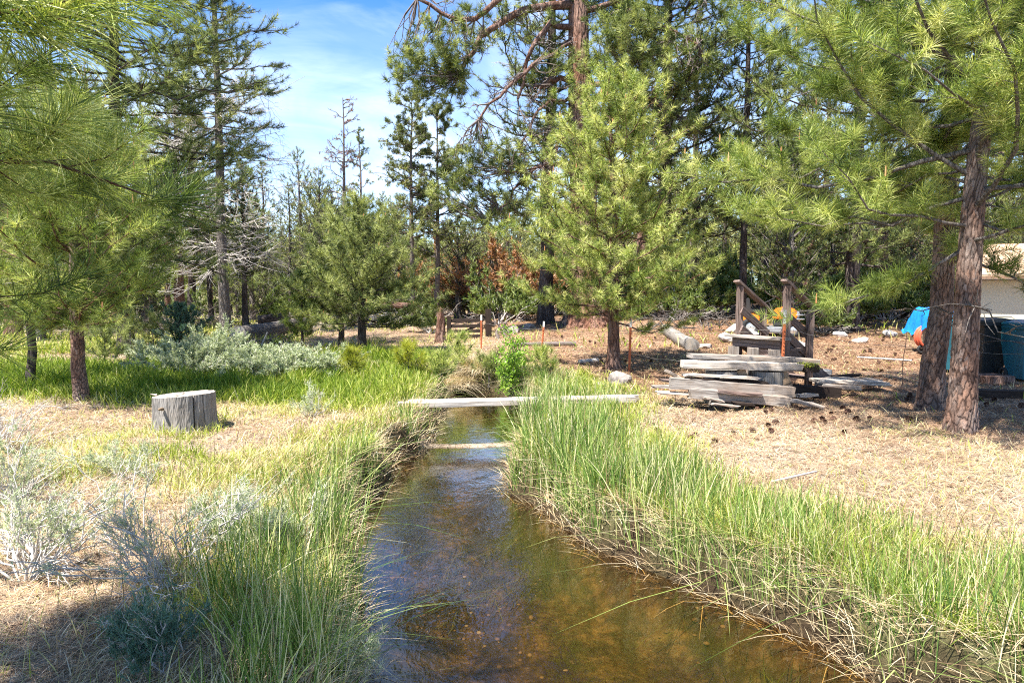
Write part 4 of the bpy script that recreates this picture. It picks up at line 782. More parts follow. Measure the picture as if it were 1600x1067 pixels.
for i, (px, py, s_) in enumerate(((690, 494, 1.7), (728, 493, 2.1), (765, 492, 1.7), (808, 494, 1.8), (838, 488, 1.6), (715, 478, 2.6), (868, 486, 1.3))):
    g0 = gp(px, py); lab = ('rust coloured dead bush directly behind the broken stump', 'rust coloured dead bush above the rail gate', 'rust coloured dead bush behind the gate post', 'rust coloured dead bush between gate post and dark trunk', 'rust coloured dead bush touching the dark tall trunk', 'tallest rust coloured dead bush rising behind the gate', 'small rust coloured dead bush right of the dark tall trunk')[i]
    if i == 0: pd.location = g0; pd.scale = (s_,)*3; pd['label'] = lab
    else: dup(pd, g0, rr.uniform(0, 6), s_, lab)
# ------------------------------------------------------------------ wood things
def boxm(sx, sy, sz, ch=.006, seg=10, jit=.003, seed=0, taper=0.0):
    """board along local X, chamfered, slightly uneven"""
    rng = np.random.default_rng(seed); xs_ = np.linspace(-sx/2, sx/2, seg+1); hy, hz = sy/2, sz/2; c = min(ch, hy*.5, hz*.5)
    pr = np.array([(-hy+c, -hz), (hy-c, -hz), (hy, -hz+c), (hy, hz-c), (hy-c, hz), (-hy+c, hz), (-hy, hz-c), (-hy, -hz+c)])
    V = []; cy = rng.normal(0, jit*1.5, seg+1).cumsum()*.5; cz = rng.normal(0, jit, seg+1).cumsum()*.4
    for i, x_ in enumerate(xs_):
        k = 1-taper*abs(i/seg-.5); q = pr*k+rng.normal(0, jit*.5, pr.shape); xe = rng.normal(0, jit*2, 8) if i in (0, seg) else 0
        V.append(np.stack([np.full(8, x_)+xe, q[:, 0]+cy[i], q[:, 1]+cz[i]], -1))
    V = np.concatenate(V); b = (np.arange(seg)*8)[:, None]; k = np.arange(8)[None]; k2 = (k+1) % 8
    F = np.stack([b+k, b+8+k, b+8+k2, b+k2], -1).reshape(-1, 4)
    return V, [F, np.array([[0, 1, 2, 3, 4, 5, 6, 7], [seg*8+7-i for i in range(8)]])]
def board(name, p0, p1, w, h, mat, parent=None, seed=0, roll=0.0, label=None, cat_=None, group=None, jit=.003, ch=.006):
    p0 = Vector(p0); p1 = Vector(p1); L = (p1-p0).length
    V, F = boxm(L, w, h, ch, max(4, int(L/.15)), jit, seed); o = mesh(name, V, F, mat, None)
    X = (p1-p0).normalized(); Zr = Vector((0, 0, 1)) if abs(X.z) < .95 else Vector((0, 1, 0)); Y = Zr.cross(X).normalized(); Z = X.cross(Y)
    M = Matrix((X, Y, Z)).transposed().to_4x4() @ Matrix.Rotation(roll, 4, 'X'); M.translation = (p0+p1)/2
    if parent is not None: o.parent = parent; M = parent.matrix_basis.inverted() @ M
    o.matrix_basis = M
    if label: tag(o, label, cat_, group)
    return o
def rock(name, base, sx, sy, sz, seed, mat='rock', label=None, cat_='rock', group=None, rz=0):
    rng = np.random.default_rng(seed); import bmesh
    bm = bmesh.new(); bmesh.ops.create_icosphere(bm, subdivisions=3, radius=1); pts = rng.normal(0, 1, (12, 3)); pts = nrm(pts); dd = rng.uniform(.62, .95, 12)
    for v_ in bm.verts:
        p = np.array(v_.co); r = min([dd[i]/max(p@pts[i], 1e-3) for i in range(12) if p@pts[i] > .2]+[1.1]); r = min(r, 1.1)*(1+.05*(rng.random()-.5)); v_.co = Vector(p*r)
        v_.co.x *= sx; v_.co.y *= sy; v_.co.z *= sz
    me = bpy.data.meshes.new(name); bm.to_mesh(me); bm.free(); me.materials.append(MATS[mat]); o = bpy.data.objects.new(name, me); COL.objects.link(o)
    o.location = Vector(base)+Vector((0, 0, sz*.35)); o.rotation_euler = (0, 0, rz); return tag(o, label, cat_, group)
def log(name, p0, p1, r0, r1, mat, label, seed=0, cat_='log', group=None, sides=16, parent=None, endmat='endgrain'):
    rng = np.random.default_rng(seed); p0 = Vector(p0); p1 = Vector(p1); L = (p1-p0).length; n = max(5, int(L/.2)); u = np.linspace(0, 1, n); a = np.arange(sides)*2*PI/sides
    rr_ = (r0+(r1-r0)*u)[:, None]*(1+rng.normal(0, .025, (n, sides))+.05*np.sin(a*3+1)[None]); cx = rng.normal(0, r0*.08, n).cumsum()*.4; cy = rng.normal(0, r0*.08, n).cumsum()*.4
    V = np.stack([rr_*np.cos(a)+cx[:, None], rr_*np.sin(a)+cy[:, None], np.repeat((u*L)[:, None], sides, 1)], -1)
    b = (np.arange(n-1)*sides)[:, None]; k = np.arange(sides)[None]; k2 = (k+1) % sides; F = np.stack([b+k, b+k2, b+sides+k2, b+sides+k], -1).reshape(-1, 4)
    root = empty(name, p0, label, cat_, group); root.rotation_euler = (p1-p0).to_track_quat('Z', 'Y').to_euler()
    mesh('bark', V, F, mat, root, smooth=True)
    for z_, q in ((0, V[0]), (L, V[-1])):
        c = q.mean(0); Q = np.concatenate([q*.99+c*.01, [c+[0, 0, .01 if z_ else -.01]]]); F = np.stack([np.arange(sides), (np.arange(sides)+1) % sides, np.full(sides, sides)], -1)
        mesh('cut_end', Q, F, endmat, root)
    return root
# stump
def stump():
    b = gp(277, 678); b.z -= .02; b.x -= .03; D = b.y; r = 95/2/1067*D*.98; hh = at(275, 621, D).z-b.z
    root = empty('tree_stump', b+Vector((0, r*.8, 0)), 'weathered grey sawn tree stump standing in the left meadow', 'stump')
    rng = np.random.default_rng(3); s = 220; n = 12; a = np.arange(s)*2*PI/s; u = np.linspace(0, 1, n)
    rr_ = r*.97*(1.0+.03*(1-u)[:, None]+.13*((1-u)[:, None]**5)*(1+.6*np.sin(a*5+1))+.035*np.sin(a*2+.4)+.02*np.sin(a*5+2)+.010*np.sin(a*17))+rng.normal(0, .0018, (n, s))
    ca = 5.45; dv = np.abs((a-ca+PI) % (2*PI)-PI); rr_ = rr_-np.where(dv < .022, .10, 0)[None]
    ca2 = 4.05; dv = np.abs((a-ca2+PI) % (2*PI)-PI); rr_ = rr_-np.where(dv < .018, .012, 0)[None]
    top = hh*(1+.05*np.cos(a+.3)+.008*(fbm(np.cos(a)*4, np.sin(a)*4, 2)-.5)*4)[None]*u[:, None]
    V = np.stack([rr_*np.cos(a), rr_*np.sin(a), top-.03*(1-u)[:, None]], -1); bb = (np.arange(n-1)*s)[:, None]; k = np.arange(s)[None]; k2 = (k+1) % s
    mesh('side', V, np.stack([bb+k, bb+k2, bb+s+k2, bb+s+k], -1).reshape(-1, 4), 'wood_upright', root, smooth=False)
    rings_ = [V[-1]*[q, q, 1]+[0, 0, .004*(1-q)+0*q] for q in (1, .99, .8, .55, .3, .1, .02)]; V2 = np.concatenate(rings_); V2[s*2:, 2] += rng.normal(0, .003, len(V2)-2*s)
    bb = (np.arange(6)*s)[:, None]; mesh('top', V2, np.stack([bb+k, bb+k2, bb+s+k2, bb+s+k], -1).reshape(-1, 4), 'endgrain', root)
    V, F = tubes(np.array([[[0, 0, 0], [0, -.03, .005], [.004, -.07, .008], [.004, -.085, .008]]])+np.array([-.10, -r*.98, hh*.72]), np.array([[.022, .018, .016, .004]]), 9); mesh('branch_knob', V, F, 'wood_logbrown', root, smooth=True)
    V, F = tubes(np.array([[[0, 0, 0], [.0, -.015, .02], [0.01, -.02, .05]]])+np.array([.13, -r*.9, -.01]), np.array([[.03, .025, .004]]), 5); mesh('splinter', V, F, 'wood_pale', root)
    V, F = tubes(np.array([[[0, 0, 0], [-.04, -.01, .005], [-.07, -.01, .012]]])+np.array([-r*.93, -.03, hh*.985]), np.array([[.012, .01, .004]]), 5); mesh('splinter', V, F, 'wood_pale', root)
stump()
# plank bridge
pl, pr_ = at(622, 633, 9.75), at(990, 625, 9.85); zz = .045
a0 = Vector((at(622, 633, 9.3).x, 9.3, zz)); a1 = Vector((at(992, 626, 9.62).x, 9.62, zz+.03))
br = empty('plank_footbridge', (a0+a1)/2, 'pale weathered plank footbridge laid across the stream', 'footbridge')
board('plank', a0, a1, .15, .075, 'wood_pale', br, 1, jit=.004); board('plank', a0+Vector((.12, .17, .0)), a1+Vector((.08, .17, -.005)), .14, .07, 'wood_pale', br, 2, jit=.004)
for k_, (f0, f1) in enumerate(((.055, 0), (.91, 0))):
    c = a0+(a1-a0)*f0; board('sleeper', c+Vector((0, -.12, -.085)), c+Vector((0, .32, -.085)), .12, .08, 'wood_dark', br, 5+k_)
# bench of two planks on log rounds
G0 = float(H(3.3, 9.5)); bd = 9.55
bn = empty('log_bench', (at(1170, 560, bd).x, bd, G0), 'rough bench of grey planks resting on two cut log rounds', 'bench')
def pz(px, py, Y): return at(px, py, Y)
board('plank', pz(1078, 556, 9.95), pz(1275, 563, 9.95), .30, .06, 'wood_grey', bn, 11, jit=.006)
board('plank', pz(1066, 568, 9.62), pz(1250, 574, 9.62), .22, .10, 'wood_pale', bn, 12, jit=.005)
board('plank', pz(1252, 575, 9.66), pz(1276, 575, 9.66), .22, .10, 'wood_dark', bn, 13, jit=.005)
rng = np.random.default_rng(1); c = pz(1262, 571, 9.58)-bn.location; p = np.array(c)+rng.normal(0, 1, (260, 3))*[.08, .02, .018]
V, F, T = place_tufts(rng, p, rng.normal(0, 1, p.shape), 1, leaf_templates(rng, 5, .018, .014), rng.uniform(.0, .6, 260)); mesh('moss', V, F, 'needle_yellow', bn, tint=T)
for px, wd_, m_, sd in ((1130, 52, 'wood_upright', 1), (1200, 58, 'wood_upright', 2)):
    x_ = pz(px, 590, 9.75).x; r = wd_/2/1067*9.75; z1 = pz(px, 579, 9.75).z; g = float(H(x_, 9.75)); n = 5; s = 20; a = np.arange(s)*2*PI/s; rg = np.random.default_rng(sd)
    V = np.stack([np.stack([x_+r*(1+.03*np.sin(a*3))*np.cos(a), 9.78+r*np.sin(a), a*0+g-.05+(z1-g+.05)*u], -1) for u in np.linspace(0, 1, n)])-np.array(bn.location)
    bb = (np.arange(n-1)*s)[:, None]; k = np.arange(s)[None]; k2 = (k+1) % s; o_ = mesh('log_round', V, [np.stack([bb+k, bb+k2, bb+s+k2, bb+s+k], -1).reshape(-1, 4), np.arange((n-1)*s, n*s)[None]], m_, bn, smooth=False)
# brown wedge-shaped piece at the right of each round
for px, sd in ((1161, 21), (1224, 22)):
    board('brace', pz(px-4, 577, 9.63), pz(px+8, 604, 9.60), .10, .12, 'wood_logbrown', bn, sd)
# lumber pile
GL = 'weathered lumber piled in front of the bench'
def lum(name, p0, p1, Y, w, h, mat, label, seed, dY=0, roll=0): return board(name, pz(*p0, Y), pz(*p1, Y+dY), w, h, mat, None, seed, roll+((seed*37) % 11-5)*.012, label, 'lumber', GL, jit=.009)
lum('wooden_timber', (1048, 598), (1238, 611), 9.34, .17, .15, 'wood_grey', 'thick upper timber of the lumber pile with a rounded worn end', 31)
lum('wooden_timber', (1078, 613), (1232, 628), 9.26, .17, .14, 'wood_grey', 'lower front timber of the lumber pile with a sawn end', 32)
lum('wooden_board', (1068, 586), (1182, 591), 9.40, .22, .035, 'wood_pale', 'pale board lying on top of the lumber pile', 33)
lum('wooden_board', (1075, 592), (1196, 597), 9.36, .2, .03, 'wood_dark', 'thin dark board under the pale top board', 34, .1)
lum('wooden_board', (1026, 612), (1122, 618), 9.30, .16, .03, 'wood_pale', 'long thin board sticking out at the left end of the pile', 35, .08)
lum('wooden_board', (1100, 621), (1130, 627), 9.16, .14, .03, 'wood_grey', 'short board at the foot of the pile, left of the small offcuts', 36)
lum('wooden_board', (1122, 611), (1188, 615), 9.20, .16, .035, 'wood_stair', 'short brownish board lying across the lower timber', 37)
lum('wooden_board', (1145, 629), (1175, 633), 9.10, .12, .03, 'wood_dark', 'small dark offcut at the front foot of the pile', 38)
lum('wooden_board', (1112, 631), (1152, 636), 9.06, .10, .025, 'wood_grey', 'flat grey offcut lying in the grass before the pile', 39)
lum('wooden_timber', (1228, 609), (1305, 613), 9.75, .16, .16, 'wood_dark', 'dark squared timber on the ground right of the bench', 40, .1)
lum('wooden_board', (1236, 626), (1284, 634), 9.15, .13, .04, 'wood_grey', 'grey board end lying right of the lower timber', 41)
lum('wooden_board', (1040, 578), (1062, 590), 10.0, .13, .05, 'wood_grey', 'weathered board half buried left of the bench', 42)
lum('wooden_board', (1272, 594), (1380, 598), 10.5, .3, .05, 'wood_pale', 'wide pale plank lying flat right of the steps', 43, .2)
lum('wooden_board', (1280, 602), (1342, 606), 10.0, .2, .06, 'wood_grey', 'grey plank in front of the wide pale plank', 44, .15)
lum('wooden_board', (1290, 591), (1372, 593), 10.9, .2, .05, 'wood_grey', 'narrow plank behind the wide pale plank', 45, .3)
lum('wooden_board', (1300, 588), (1340, 585), 11.2, .12, .04, 'wood_dark', 'dark batten lying across the planks right of the steps', 46, .3)
lum('wooden_board', (1018, 604), (1140, 607), 9.5, .18, .03, 'wood_grey', 'thin grey board slipping out left behind the upper timber', 48, -.05)
lum('wooden_board', (1032, 594), (1110, 598), 9.7, .16, .035, 'wood_stair', 'brown stained board between the pile and the left end of the bench', 49, .1)
lum('wooden_board', (1245, 618), (1270, 615), 9.5, .15, .04, 'wood_pale', 'small pale board beside the dark squared timber', 47, .1)
cb = gp(1283, 600); V, F = boxm(.36, .2, .24, .015, 4, .003, 9); o_ = mesh('concrete_block', V, F, 'concrete'); o_.location = cb+Vector((0, .1, .11)); tag(o_, 'pale concrete block beside the foot of the steps', 'block')
# wooden steps
th = math.radians(32); dv_ = Vector((math.cos(th), math.sin(th), 0)); sv = Vector((-math.sin(th), math.cos(th), 0))
RF = pz(1231, 447, 10.35); RF = Vector((RF.x, RF.y, 0)); Wd = .885; LF = RF+sv*Wd; run = .58; RB = RF+dv_*run; LB = LF+dv_*run
gz = float(H(RF.x, RF.y)); st = empty('wooden_steps', RF+Vector((0, 0, gz)), 'free standing brown wooden steps with slanting handrails on both sides', 'steps')
zt = 1.68; slope = .60
for P_, tz, sd in ((RF, zt, 1), (LF, zt, 2), (RB, zt-slope*run-.02, 3), (LB, zt-slope*run-.02, 4)):
    board('post', P_+Vector((0, 0, float(H(P_.x, P_.y))-.05)), P_+Vector((0, 0, tz)), .095, .095, 'wood_stair', st, 50+sd)
for A_, sd in ((RF, 1), (LF, 2)):
    off = -sv*.0
    board('handrail', A_-dv_*.09+Vector((0, 0, zt+.035+.09*slope)), A_+dv_*(run+.28)+Vector((0, 0, zt+.035-slope*(run+.28))), .12, .042, 'wood_stair', st, 60+sd)
    io = sv*(.066 if sd == 1 else -.066)
    for dz in (.40, .70): board('midrail', A_-dv_*.03+io+Vector((0, 0, zt-dz+.02)), A_+dv_*(run+.06)+io+Vector((0, 0, zt-dz-slope*(run+.06))), .035, .125, 'wood_stair', st, 70+sd+int(dz*10))
    board('stringer', A_+io*1.5+Vector((0, 0, .80)), A_+dv_*1.35+io*1.5+Vector((0, 0, .05)), .045, .24, 'wood_stair', st, 80+sd)
for k_ in range(5):
    c = RF+dv_*(-.12+.27*k_); z_ = .88-.17*k_
    board('tread', c+sv*(-.08)+Vector((0, 0, z_)), c+sv*(Wd+.08)+Vector((0, 0, z_)), .27, .04, 'wood_grey' if k_ == 0 else 'wood_stair', st, 90+k_)
board('landing_beam', RF-dv_*.14+Vector((0, 0, .79)), LF-dv_*.14+Vector((0, 0, .79)), .045, .14, 'wood_stair', st, 97)
board('base_beam', RF-dv_*.16+Vector((0, 0, .42)), LF-dv_*.16+Vector((0, 0, .42)), .045, .16, 'wood_stair', st, 98)
for f_ in (.06, .5, .94): c = RF+sv*Wd*f_-dv_*.20; board('leg', c+Vector((0, 0, float(H(c.x, c.y))-.04)), c+Vector((0, 0, .72)), .14, .14, 'wood_grey', st, int(99+f_*10))
# steel posts
GPp = 'orange steel fence posts with white tips'
def tpost(px, pb, pt, label, Y=None):
    b = gp(px[0], pb) if Y is None else gy(px[0], Y); top = at(px[1], pt, b.y); L = top.z-b.z
    root = empty('fence_post', b, label, 'fence post', GPp); root.rotation_euler = (0, math.atan2(top.x-b.x, L), 0)
    def tee(z0, z1):
        q = np.array([(-.022, 0), (.022, 0), (.022, .005), (.004, .005), (.004, .03), (-.004, .03), (-.004, .005), (-.022, .005)]); V = np.concatenate([np.column_stack([q, np.full(8, z_)]) for z_ in (z0, z1)])
        k = np.arange(8); k2 = (k+1) % 8; return V, [np.stack([k, k2, k2+8, k+8], -1), np.array([[7, 6, 5, 4, 3, 2, 1, 0], list(range(8, 16))])]
    V, F = tee(-.2, L*.84); mesh('shaft', V, F, 'post_rust', root); V, F = tee(L*.84, L); mesh('tip', V, F, 'post_white', root)
    V = []; n_ = int(L*.8/.055); P_ = []
    for i in range(n_): P_.append(boxm(.012, .012, .02, .002, 1, 0)[0]+[0, -.006, .06+.055*i])
    F0 = boxm(.012, .012, .02, .002, 1, 0)[1]; Fs = [np.concatenate([f+16*i for i in range(n_)]) for f in F0]; mesh('studs', np.concatenate(P_), Fs, 'post_rust', root)
    return b, top
T1 = tpost((752, 752), 546, 492, 'orange fence post with pale tip in front of the rail gate'); T2 = tpost((846, 850), 556, 502, 'orange fence post with white tip right of the dark tall trunk')
T3 = tpost((983, 986), 582, 498, 'orange fence post right of the centre young pine trunk'); T4 = tpost((1224, 1227), 600, 484, 'orange fence post standing directly in front of the wooden steps', 10.12)
b5 = gp(1408, 614); t5 = at(1416, 520, b5.y); ws = empty('wire_stay', b5, 'thin crooked wire stake left of the right edge pines', 'stake')
V, F = tubes((np.array([np.array(b5)+(np.array(t5)-np.array(b5))*u+[.012*math.sin(u*9), 0, 0] for u in np.linspace(0, 1, 9)])-np.array(b5))[None], np.full((1, 9), .006), 5); mesh('rod', V, F, 'rust_wire', ws)
fw = empty('fence_wire', T3[0], 'sagging strands of fence wire strung between the orange posts', 'fence wire')
def strand(A, B, fa, fb, sag, name='strand'):
    A = np.array(A[0])*(1-fa)+np.array(A[1])*fa; B = np.array(B[0])*(1-fb)+np.array(B[1])*fb; u = np.linspace(0, 1, 16)
    P = A+(B-A)*u[:, None]; P[:, 2] -= sag*4*u*(1-u); rng = np.random.default_rng(int(fa*100)); P += rng.normal(0, .008, P.shape)
    V, F = tubes((P-np.array(T3[0]))[None], np.full((1, 16), .0028), 4); mesh(name, V, F, 'wire', fw)
T5 = (b5, t5); T6 = (gp(1700, 668), gp(1700, 668)+Vector((0, 0, 1.1)))
for a_, b_ in ((T1, T2), (T2, T3), (T3, T4), (T4, T5), (T5, T6)):
    for f_ in (.35, .78): strand(a_, b_, f_, f_, .06)
# gate
def gate():
    A = gp(706, 535); Bp = gp(762, 533); Y = 21.5; A = gy(704, Y); B = gy(757, Y-.2); S = 1.0
    g = empty('rail_gate', A, 'dark wooden rail gate with a diagonal brace between two posts', 'gate')
    for k_, py in enumerate((501, 510, 518, 526)): board('rail', at(704, py, Y), at(754, py-1, Y-.2), .04, .10, 'wood_dark', g, k_)
    board('brace', at(727, 518, Y-.06), at(752, 505, Y-.2), .03, .09, 'wood_dark', g, 9); board('stile', at(702, 535, Y), at(702, 494, Y), .13, .10, 'wood_dark', g, 10); board('stile', at(752, 533, Y-.2), at(752, 498, Y-.2), .08, .08, 'wood_dark', g, 11)
    p = at(763, 540, Y-.3); board('gate_post', p, at(763, 483, Y-.3), .19, .19, 'wood_dark', None, 20, 0, 'square dark post at the right side of the rail gate', 'post')
    p = gy(688, Y-.6); root = empty('broken_stump', p, 'tall splintered brown stub of a trunk left of the rail gate', 'stump')
    rg = np.random.default_rng(4); V, F = tubes(np.array([[[0, 0, -.15], [0, 0, .25], [.02, 0, .7], [-.01, 0, 1.0], [-.05, 0, 1.06]]]), np.array([[.22, .15, .12, .11, .05]]), 12); V += rg.normal(0, .012, V.shape); mesh('stem', V, F, 'bark_red', root)
gate()
for i, (px, py, tp, lab) in enumerate(((778, 530, 497, 'thin grey broken snag right of the gate post'), (790, 528, 500, 'second thin dead snag near the orange post'))):
    b = gp(px, py); hh = at(px, tp, b.y).z-b.z; bare_tree('snag', lab, b, hh, .07, 60+i, 6, .3, mat='dead_dark', z0=.3)
# fallen logs
def glog(pxa, pya, pxb, pyb, r0, r1, mat, label, seed, lift=0, Yb=None):
    a_ = gp(pxa, pya); b_ = gp(pxb, pyb); a_.z += r0*.8; b_.z += r1*.8+lift; return log('fallen_log', a_, b_, r0, r1, mat, label, seed)
A = gp(380, 540); glog(372, 536, 478, 520, .30, .22, 'bark_grey', 'long grey fallen log behind the sagebrush and the small pine', 71, .15)
glog(395, 545, 450, 541, .09, .06, 'dead_twig', 'slim pale fallen log in front of the long grey log', 72)
L3 = gp(655, 484); log('fallen_log', at(562, 470, 27), at(658, 480, 26.5), .13, .11, 'bark_red', 'reddish fallen trunk lying high behind the dark young pine', 73)
log('fallen_log', at(405, 500, 29), at(450, 497, 29), .22, .2, 'bark_dark', 'charred black log lying beyond the long grey log', 74)
glog(1040, 522, 1083, 548, .16, .18, 'wood_upright', 'short pale barkless log pointing at the bench', 75); 
log('fallen_log', gp(800, 542)+Vector((0, 0, .05)), gp(900, 541)+Vector((0, 0, .06)), .05, .07, 'dead_dark', 'dark thin branch lying behind the orange posts', 76)
log('fallen_log', gp(905, 568)+Vector((0, 0, .03)), gp(934, 566)+Vector((0, 0, .03)), .06, .06, 'dead_twig', 'short grey log left of the centre young pine trunk', 77)
log('fallen_stick', gp(1207, 756)+Vector((0, 0, .02)), gp(1276, 742)+Vector((0, 0, .03)), .012, .008, 'dead_twig', 'bleached stick lying on the dry ground right of the sedge', 78, 'stick')
log('fallen_stick', gp(1425, 565)+Vector((0, 0, .02)), gp(1340, 560)+Vector((0, 0, .02)), .02, .02, 'dead_twig', 'thin stick on the bare ground left of the hose reel', 79, 'stick')
log('fallen_stick', gp(405, 548)+Vector((0, 0, .0)), at(418, 519, gp(405, 548).y-.1), .03, .02, 'dead_twig', 'pale stick propped against the long grey log', 80, 'stick')
def brush(px, py, R, hh, seed, label, n=60, mat='dead_dark'):
    rng = np.random.default_rng(seed); b = gp(px, py); root = empty('brush_pile', b, label, 'brush pile'); p = rng.normal(0, 1, (n, 3))*[R*.45, R*.3, .0]+[0, 0, hh*.3]; p[:, 2] = rng.uniform(0, hh*.6, n)
    V, F = twiggy(rng, p, rng.normal(0, 1, (n, 3))*[1, .6, .4], rng.uniform(.3, .9, n)*R*.7, .018, 1, 4); mesh('branches', V, F, mat, root, smooth=True)
brush(240, 520, 1.6, .7, 1, 'tangled brush pile at the left behind the blue spruce'); brush(325, 512, 2.2, .8, 2, 'dark brush pile left of the dead branched pine', 90)
brush(600, 510, 2.4, .8, 3, 'grey brush pile under the reddish fallen trunk', 80, 'dead_twig'); brush(690, 462, 3.0, 1.6, 4, 'pile of bare grey branches among the rust coloured bushes', 90, 'dead_twig'); brush(1085, 515, 1.8, .6, 6, 'low pile of grey twigs left of the wooden steps', 50, 'bark_grey'); brush(425, 545, 1.0, .4, 7, 'dead branches tangled below the long grey log', 40)
brush(790, 455, 3.0, 1.7, 8, 'pile of bare branches left of the dark tall trunk', 90, 'dead_twig')
# rocks
rk = gp(968, 600); rock('rock', rk, .26, .20, .17, 1, 'rock', 'angular grey boulder in front of the centre young pine', 'rock')
rock('rock', gp(935, 603)+Vector((0, 0, -.02)), .16, .12, .07, 2, 'rock', 'small low stone left of the angular boulder', 'rock')
for i, (px, py, s_, m_, lab) in enumerate(((1148, 520, .34, 'rock_pale', 'pale slab rock left of the steps railing'), (1160, 530, .30, 'rock_pale', 'round pale rock against the left stair post'), (1135, 533, .30, 'rock_pale', 'low pale rock left of the steps'), (1178, 527, .26, 'rock_pale', 'pale rock seen between the stair posts'), (1206, 538, .24, 'rock_pale', 'pale rock seen under the top tread'), (1250, 545, .26, 'rock_pale', 'pale rock between the orange post and the rear stair post'), (893, 492, .40, 'rock', 'dark boulder left of the giant pine roots'), (826, 515, .26, 'rock', 'grey boulder at the foot of the dark tall trunk'), (1312, 526, .22, 'rock_pale', 'small pale rock on the dry slope right of the steps'), (1345, 535, .2, 'rock_pale', 'flat pale rock on the dry slope left of the blue tarp'), (1100, 545, .22, 'rock', 'grey stone behind the left end of the bench'), (1390, 525, .22, 'rock_pale', 'pale rock just left of the blue tarp'), (800, 520, .3, 'rock', 'low rock between the gate post and the dark tall trunk'))):
    rock('rock', gp(px, py), s_, s_*.8, s_*.55, 20+i, m_, lab, 'rock', None, i)
# pine cones
GC = 'pine cones scattered under the right pines'
def cone_mesh():
    rng = np.random.default_rng(2); V = []; F = []
    for i in range(60):
        f = i/60; a = i*2.4; r = .030*math.sin(PI*(.12+.86*f))**.7; z = .07*f; d = np.array([math.cos(a), math.sin(a), 0]); s = np.array([-math.sin(a), math.cos(a), 0]); b = len(V)
        V += [d*r*.3+[0, 0, z-.004], d*r+s*.009+[0, 0, z+.004], d*(r+.008)+[0, 0, z+.010], d*r-s*.009+[0, 0, z+.004]]; F.append([b, b+1, b+2, b+3])
    return np.array(V), np.array(F)
V, F = cone_mesh(); pc = mesh('pine_cone', V*1.25, F, 'bark_red', None); tag(pc, 'x', 'pine cone', GC)
rc = random.Random(9); n = 0
cones = [(1182, 642), (1200, 648), (1172, 636), (1281, 658), (1293, 664), (1278, 662), (1322, 679), (1206, 664), (1240, 640)]+[(rc.uniform(1290, 1440), rc.uniform(520, 600)) for _ in range(42)]+[(rc.uniform(1290, 1600), rc.uniform(610, 660)) for _ in range(22)]+[(rc.uniform(860, 1040), rc.uniform(525, 600)) for _ in range(24)]+[(rc.uniform(1010, 1280), rc.uniform(640, 700)) for _ in range(10)]
for (px, py) in cones:
    g0 = gp(px, py)
    if px < 1060: lab = 'brown pine cone on the dry needles near the centre young pine'
    elif py >= 636 and px < 1290: lab = 'brown pine cone on the dry grass before the lumber pile'
    elif py < 605: lab = 'brown pine cone on the open slope right of the steps'
    else: lab = 'brown pine cone in the shade beneath the right edge pines'
    o_ = pc if n == 0 else pc.copy()
    if n: COL.objects.link(o_)
    o_.location = g0+Vector((0, 0, .03)); o_.rotation_euler = (rc.uniform(1.2, 1.9), 0, rc.uniform(0, 6.28)); o_.scale = (rc.uniform(.6, .95),)*3; o_['label'] = lab; n += 1
# ------------------------------------------------------------------ riding mower behind the steps
def ring_tube(c, R, r, ax='y', n=24, s=8, arc=(0, 2*PI)):
    a = np.linspace(arc[0], arc[1], n); z = a*0
    P = np.stack([np.cos(a)*R, z, np.sin(a)*R], -1) if ax == 'y' else np.stack([np.cos(a)*R, np.sin(a)*R, z], -1) if ax == 'z' else np.stack([z, np.cos(a)*R, np.sin(a)*R], -1)
    V = []
    for i in range(n):
        t_ = P[min(i+1, n-1)]-P[max(i-1, 0)] if not (arc[1]-arc[0] > 6.28 and i in (0, n-1)) else P[1]-P[n-2]
        t_ = t_/np.linalg.norm(t_); nr = P[i]/np.linalg.norm(P[i]); bn_ = np.cross(t_, nr)
        for k in range(s): V.append(P[i]+r*(math.cos(2*PI*k/s)*nr+math.sin(2*PI*k/s)*bn_))
    V = np.array(V)+c; b = (np.arange(n-1)*s)[:, None]; k = np.arange(s)[None]; k2 = (k+1) % s; return V, np.stack([b+k, b+k2, b+s+k2, b+s+k], -1).reshape(-1, 4)
def shaped(name, prof, y0, y1, mat, parent, bev=.02):
    """side outline in local XZ given thickness in Y"""
    import bmesh; bm = bmesh.new(); a = [bm.verts.new((x, y0, z)) for x, z in prof]; b = [bm.verts.new((x, y1, z)) for x, z in prof]; bm.faces.new(a); bm.faces.new(b[::-1]); n_ = len(a)
    for i in range(n_): bm.faces.new((a[i], b[i], b[(i+1) % n_], a[(i+1) % n_]))
    bmesh.ops.recalc_face_normals(bm, faces=bm.faces)
    if bev: bmesh.ops.bevel(bm, geom=list(bm.edges), offset=bev, segments=2, affect='EDGES')
    me = bpy.data.meshes.new(name); bm.to_mesh(me); bm.free(); me.materials.append(MATS[mat]); o = bpy.data.objects.new(name, me); COL.objects.link(o)
    if parent: o.parent = parent
    return o
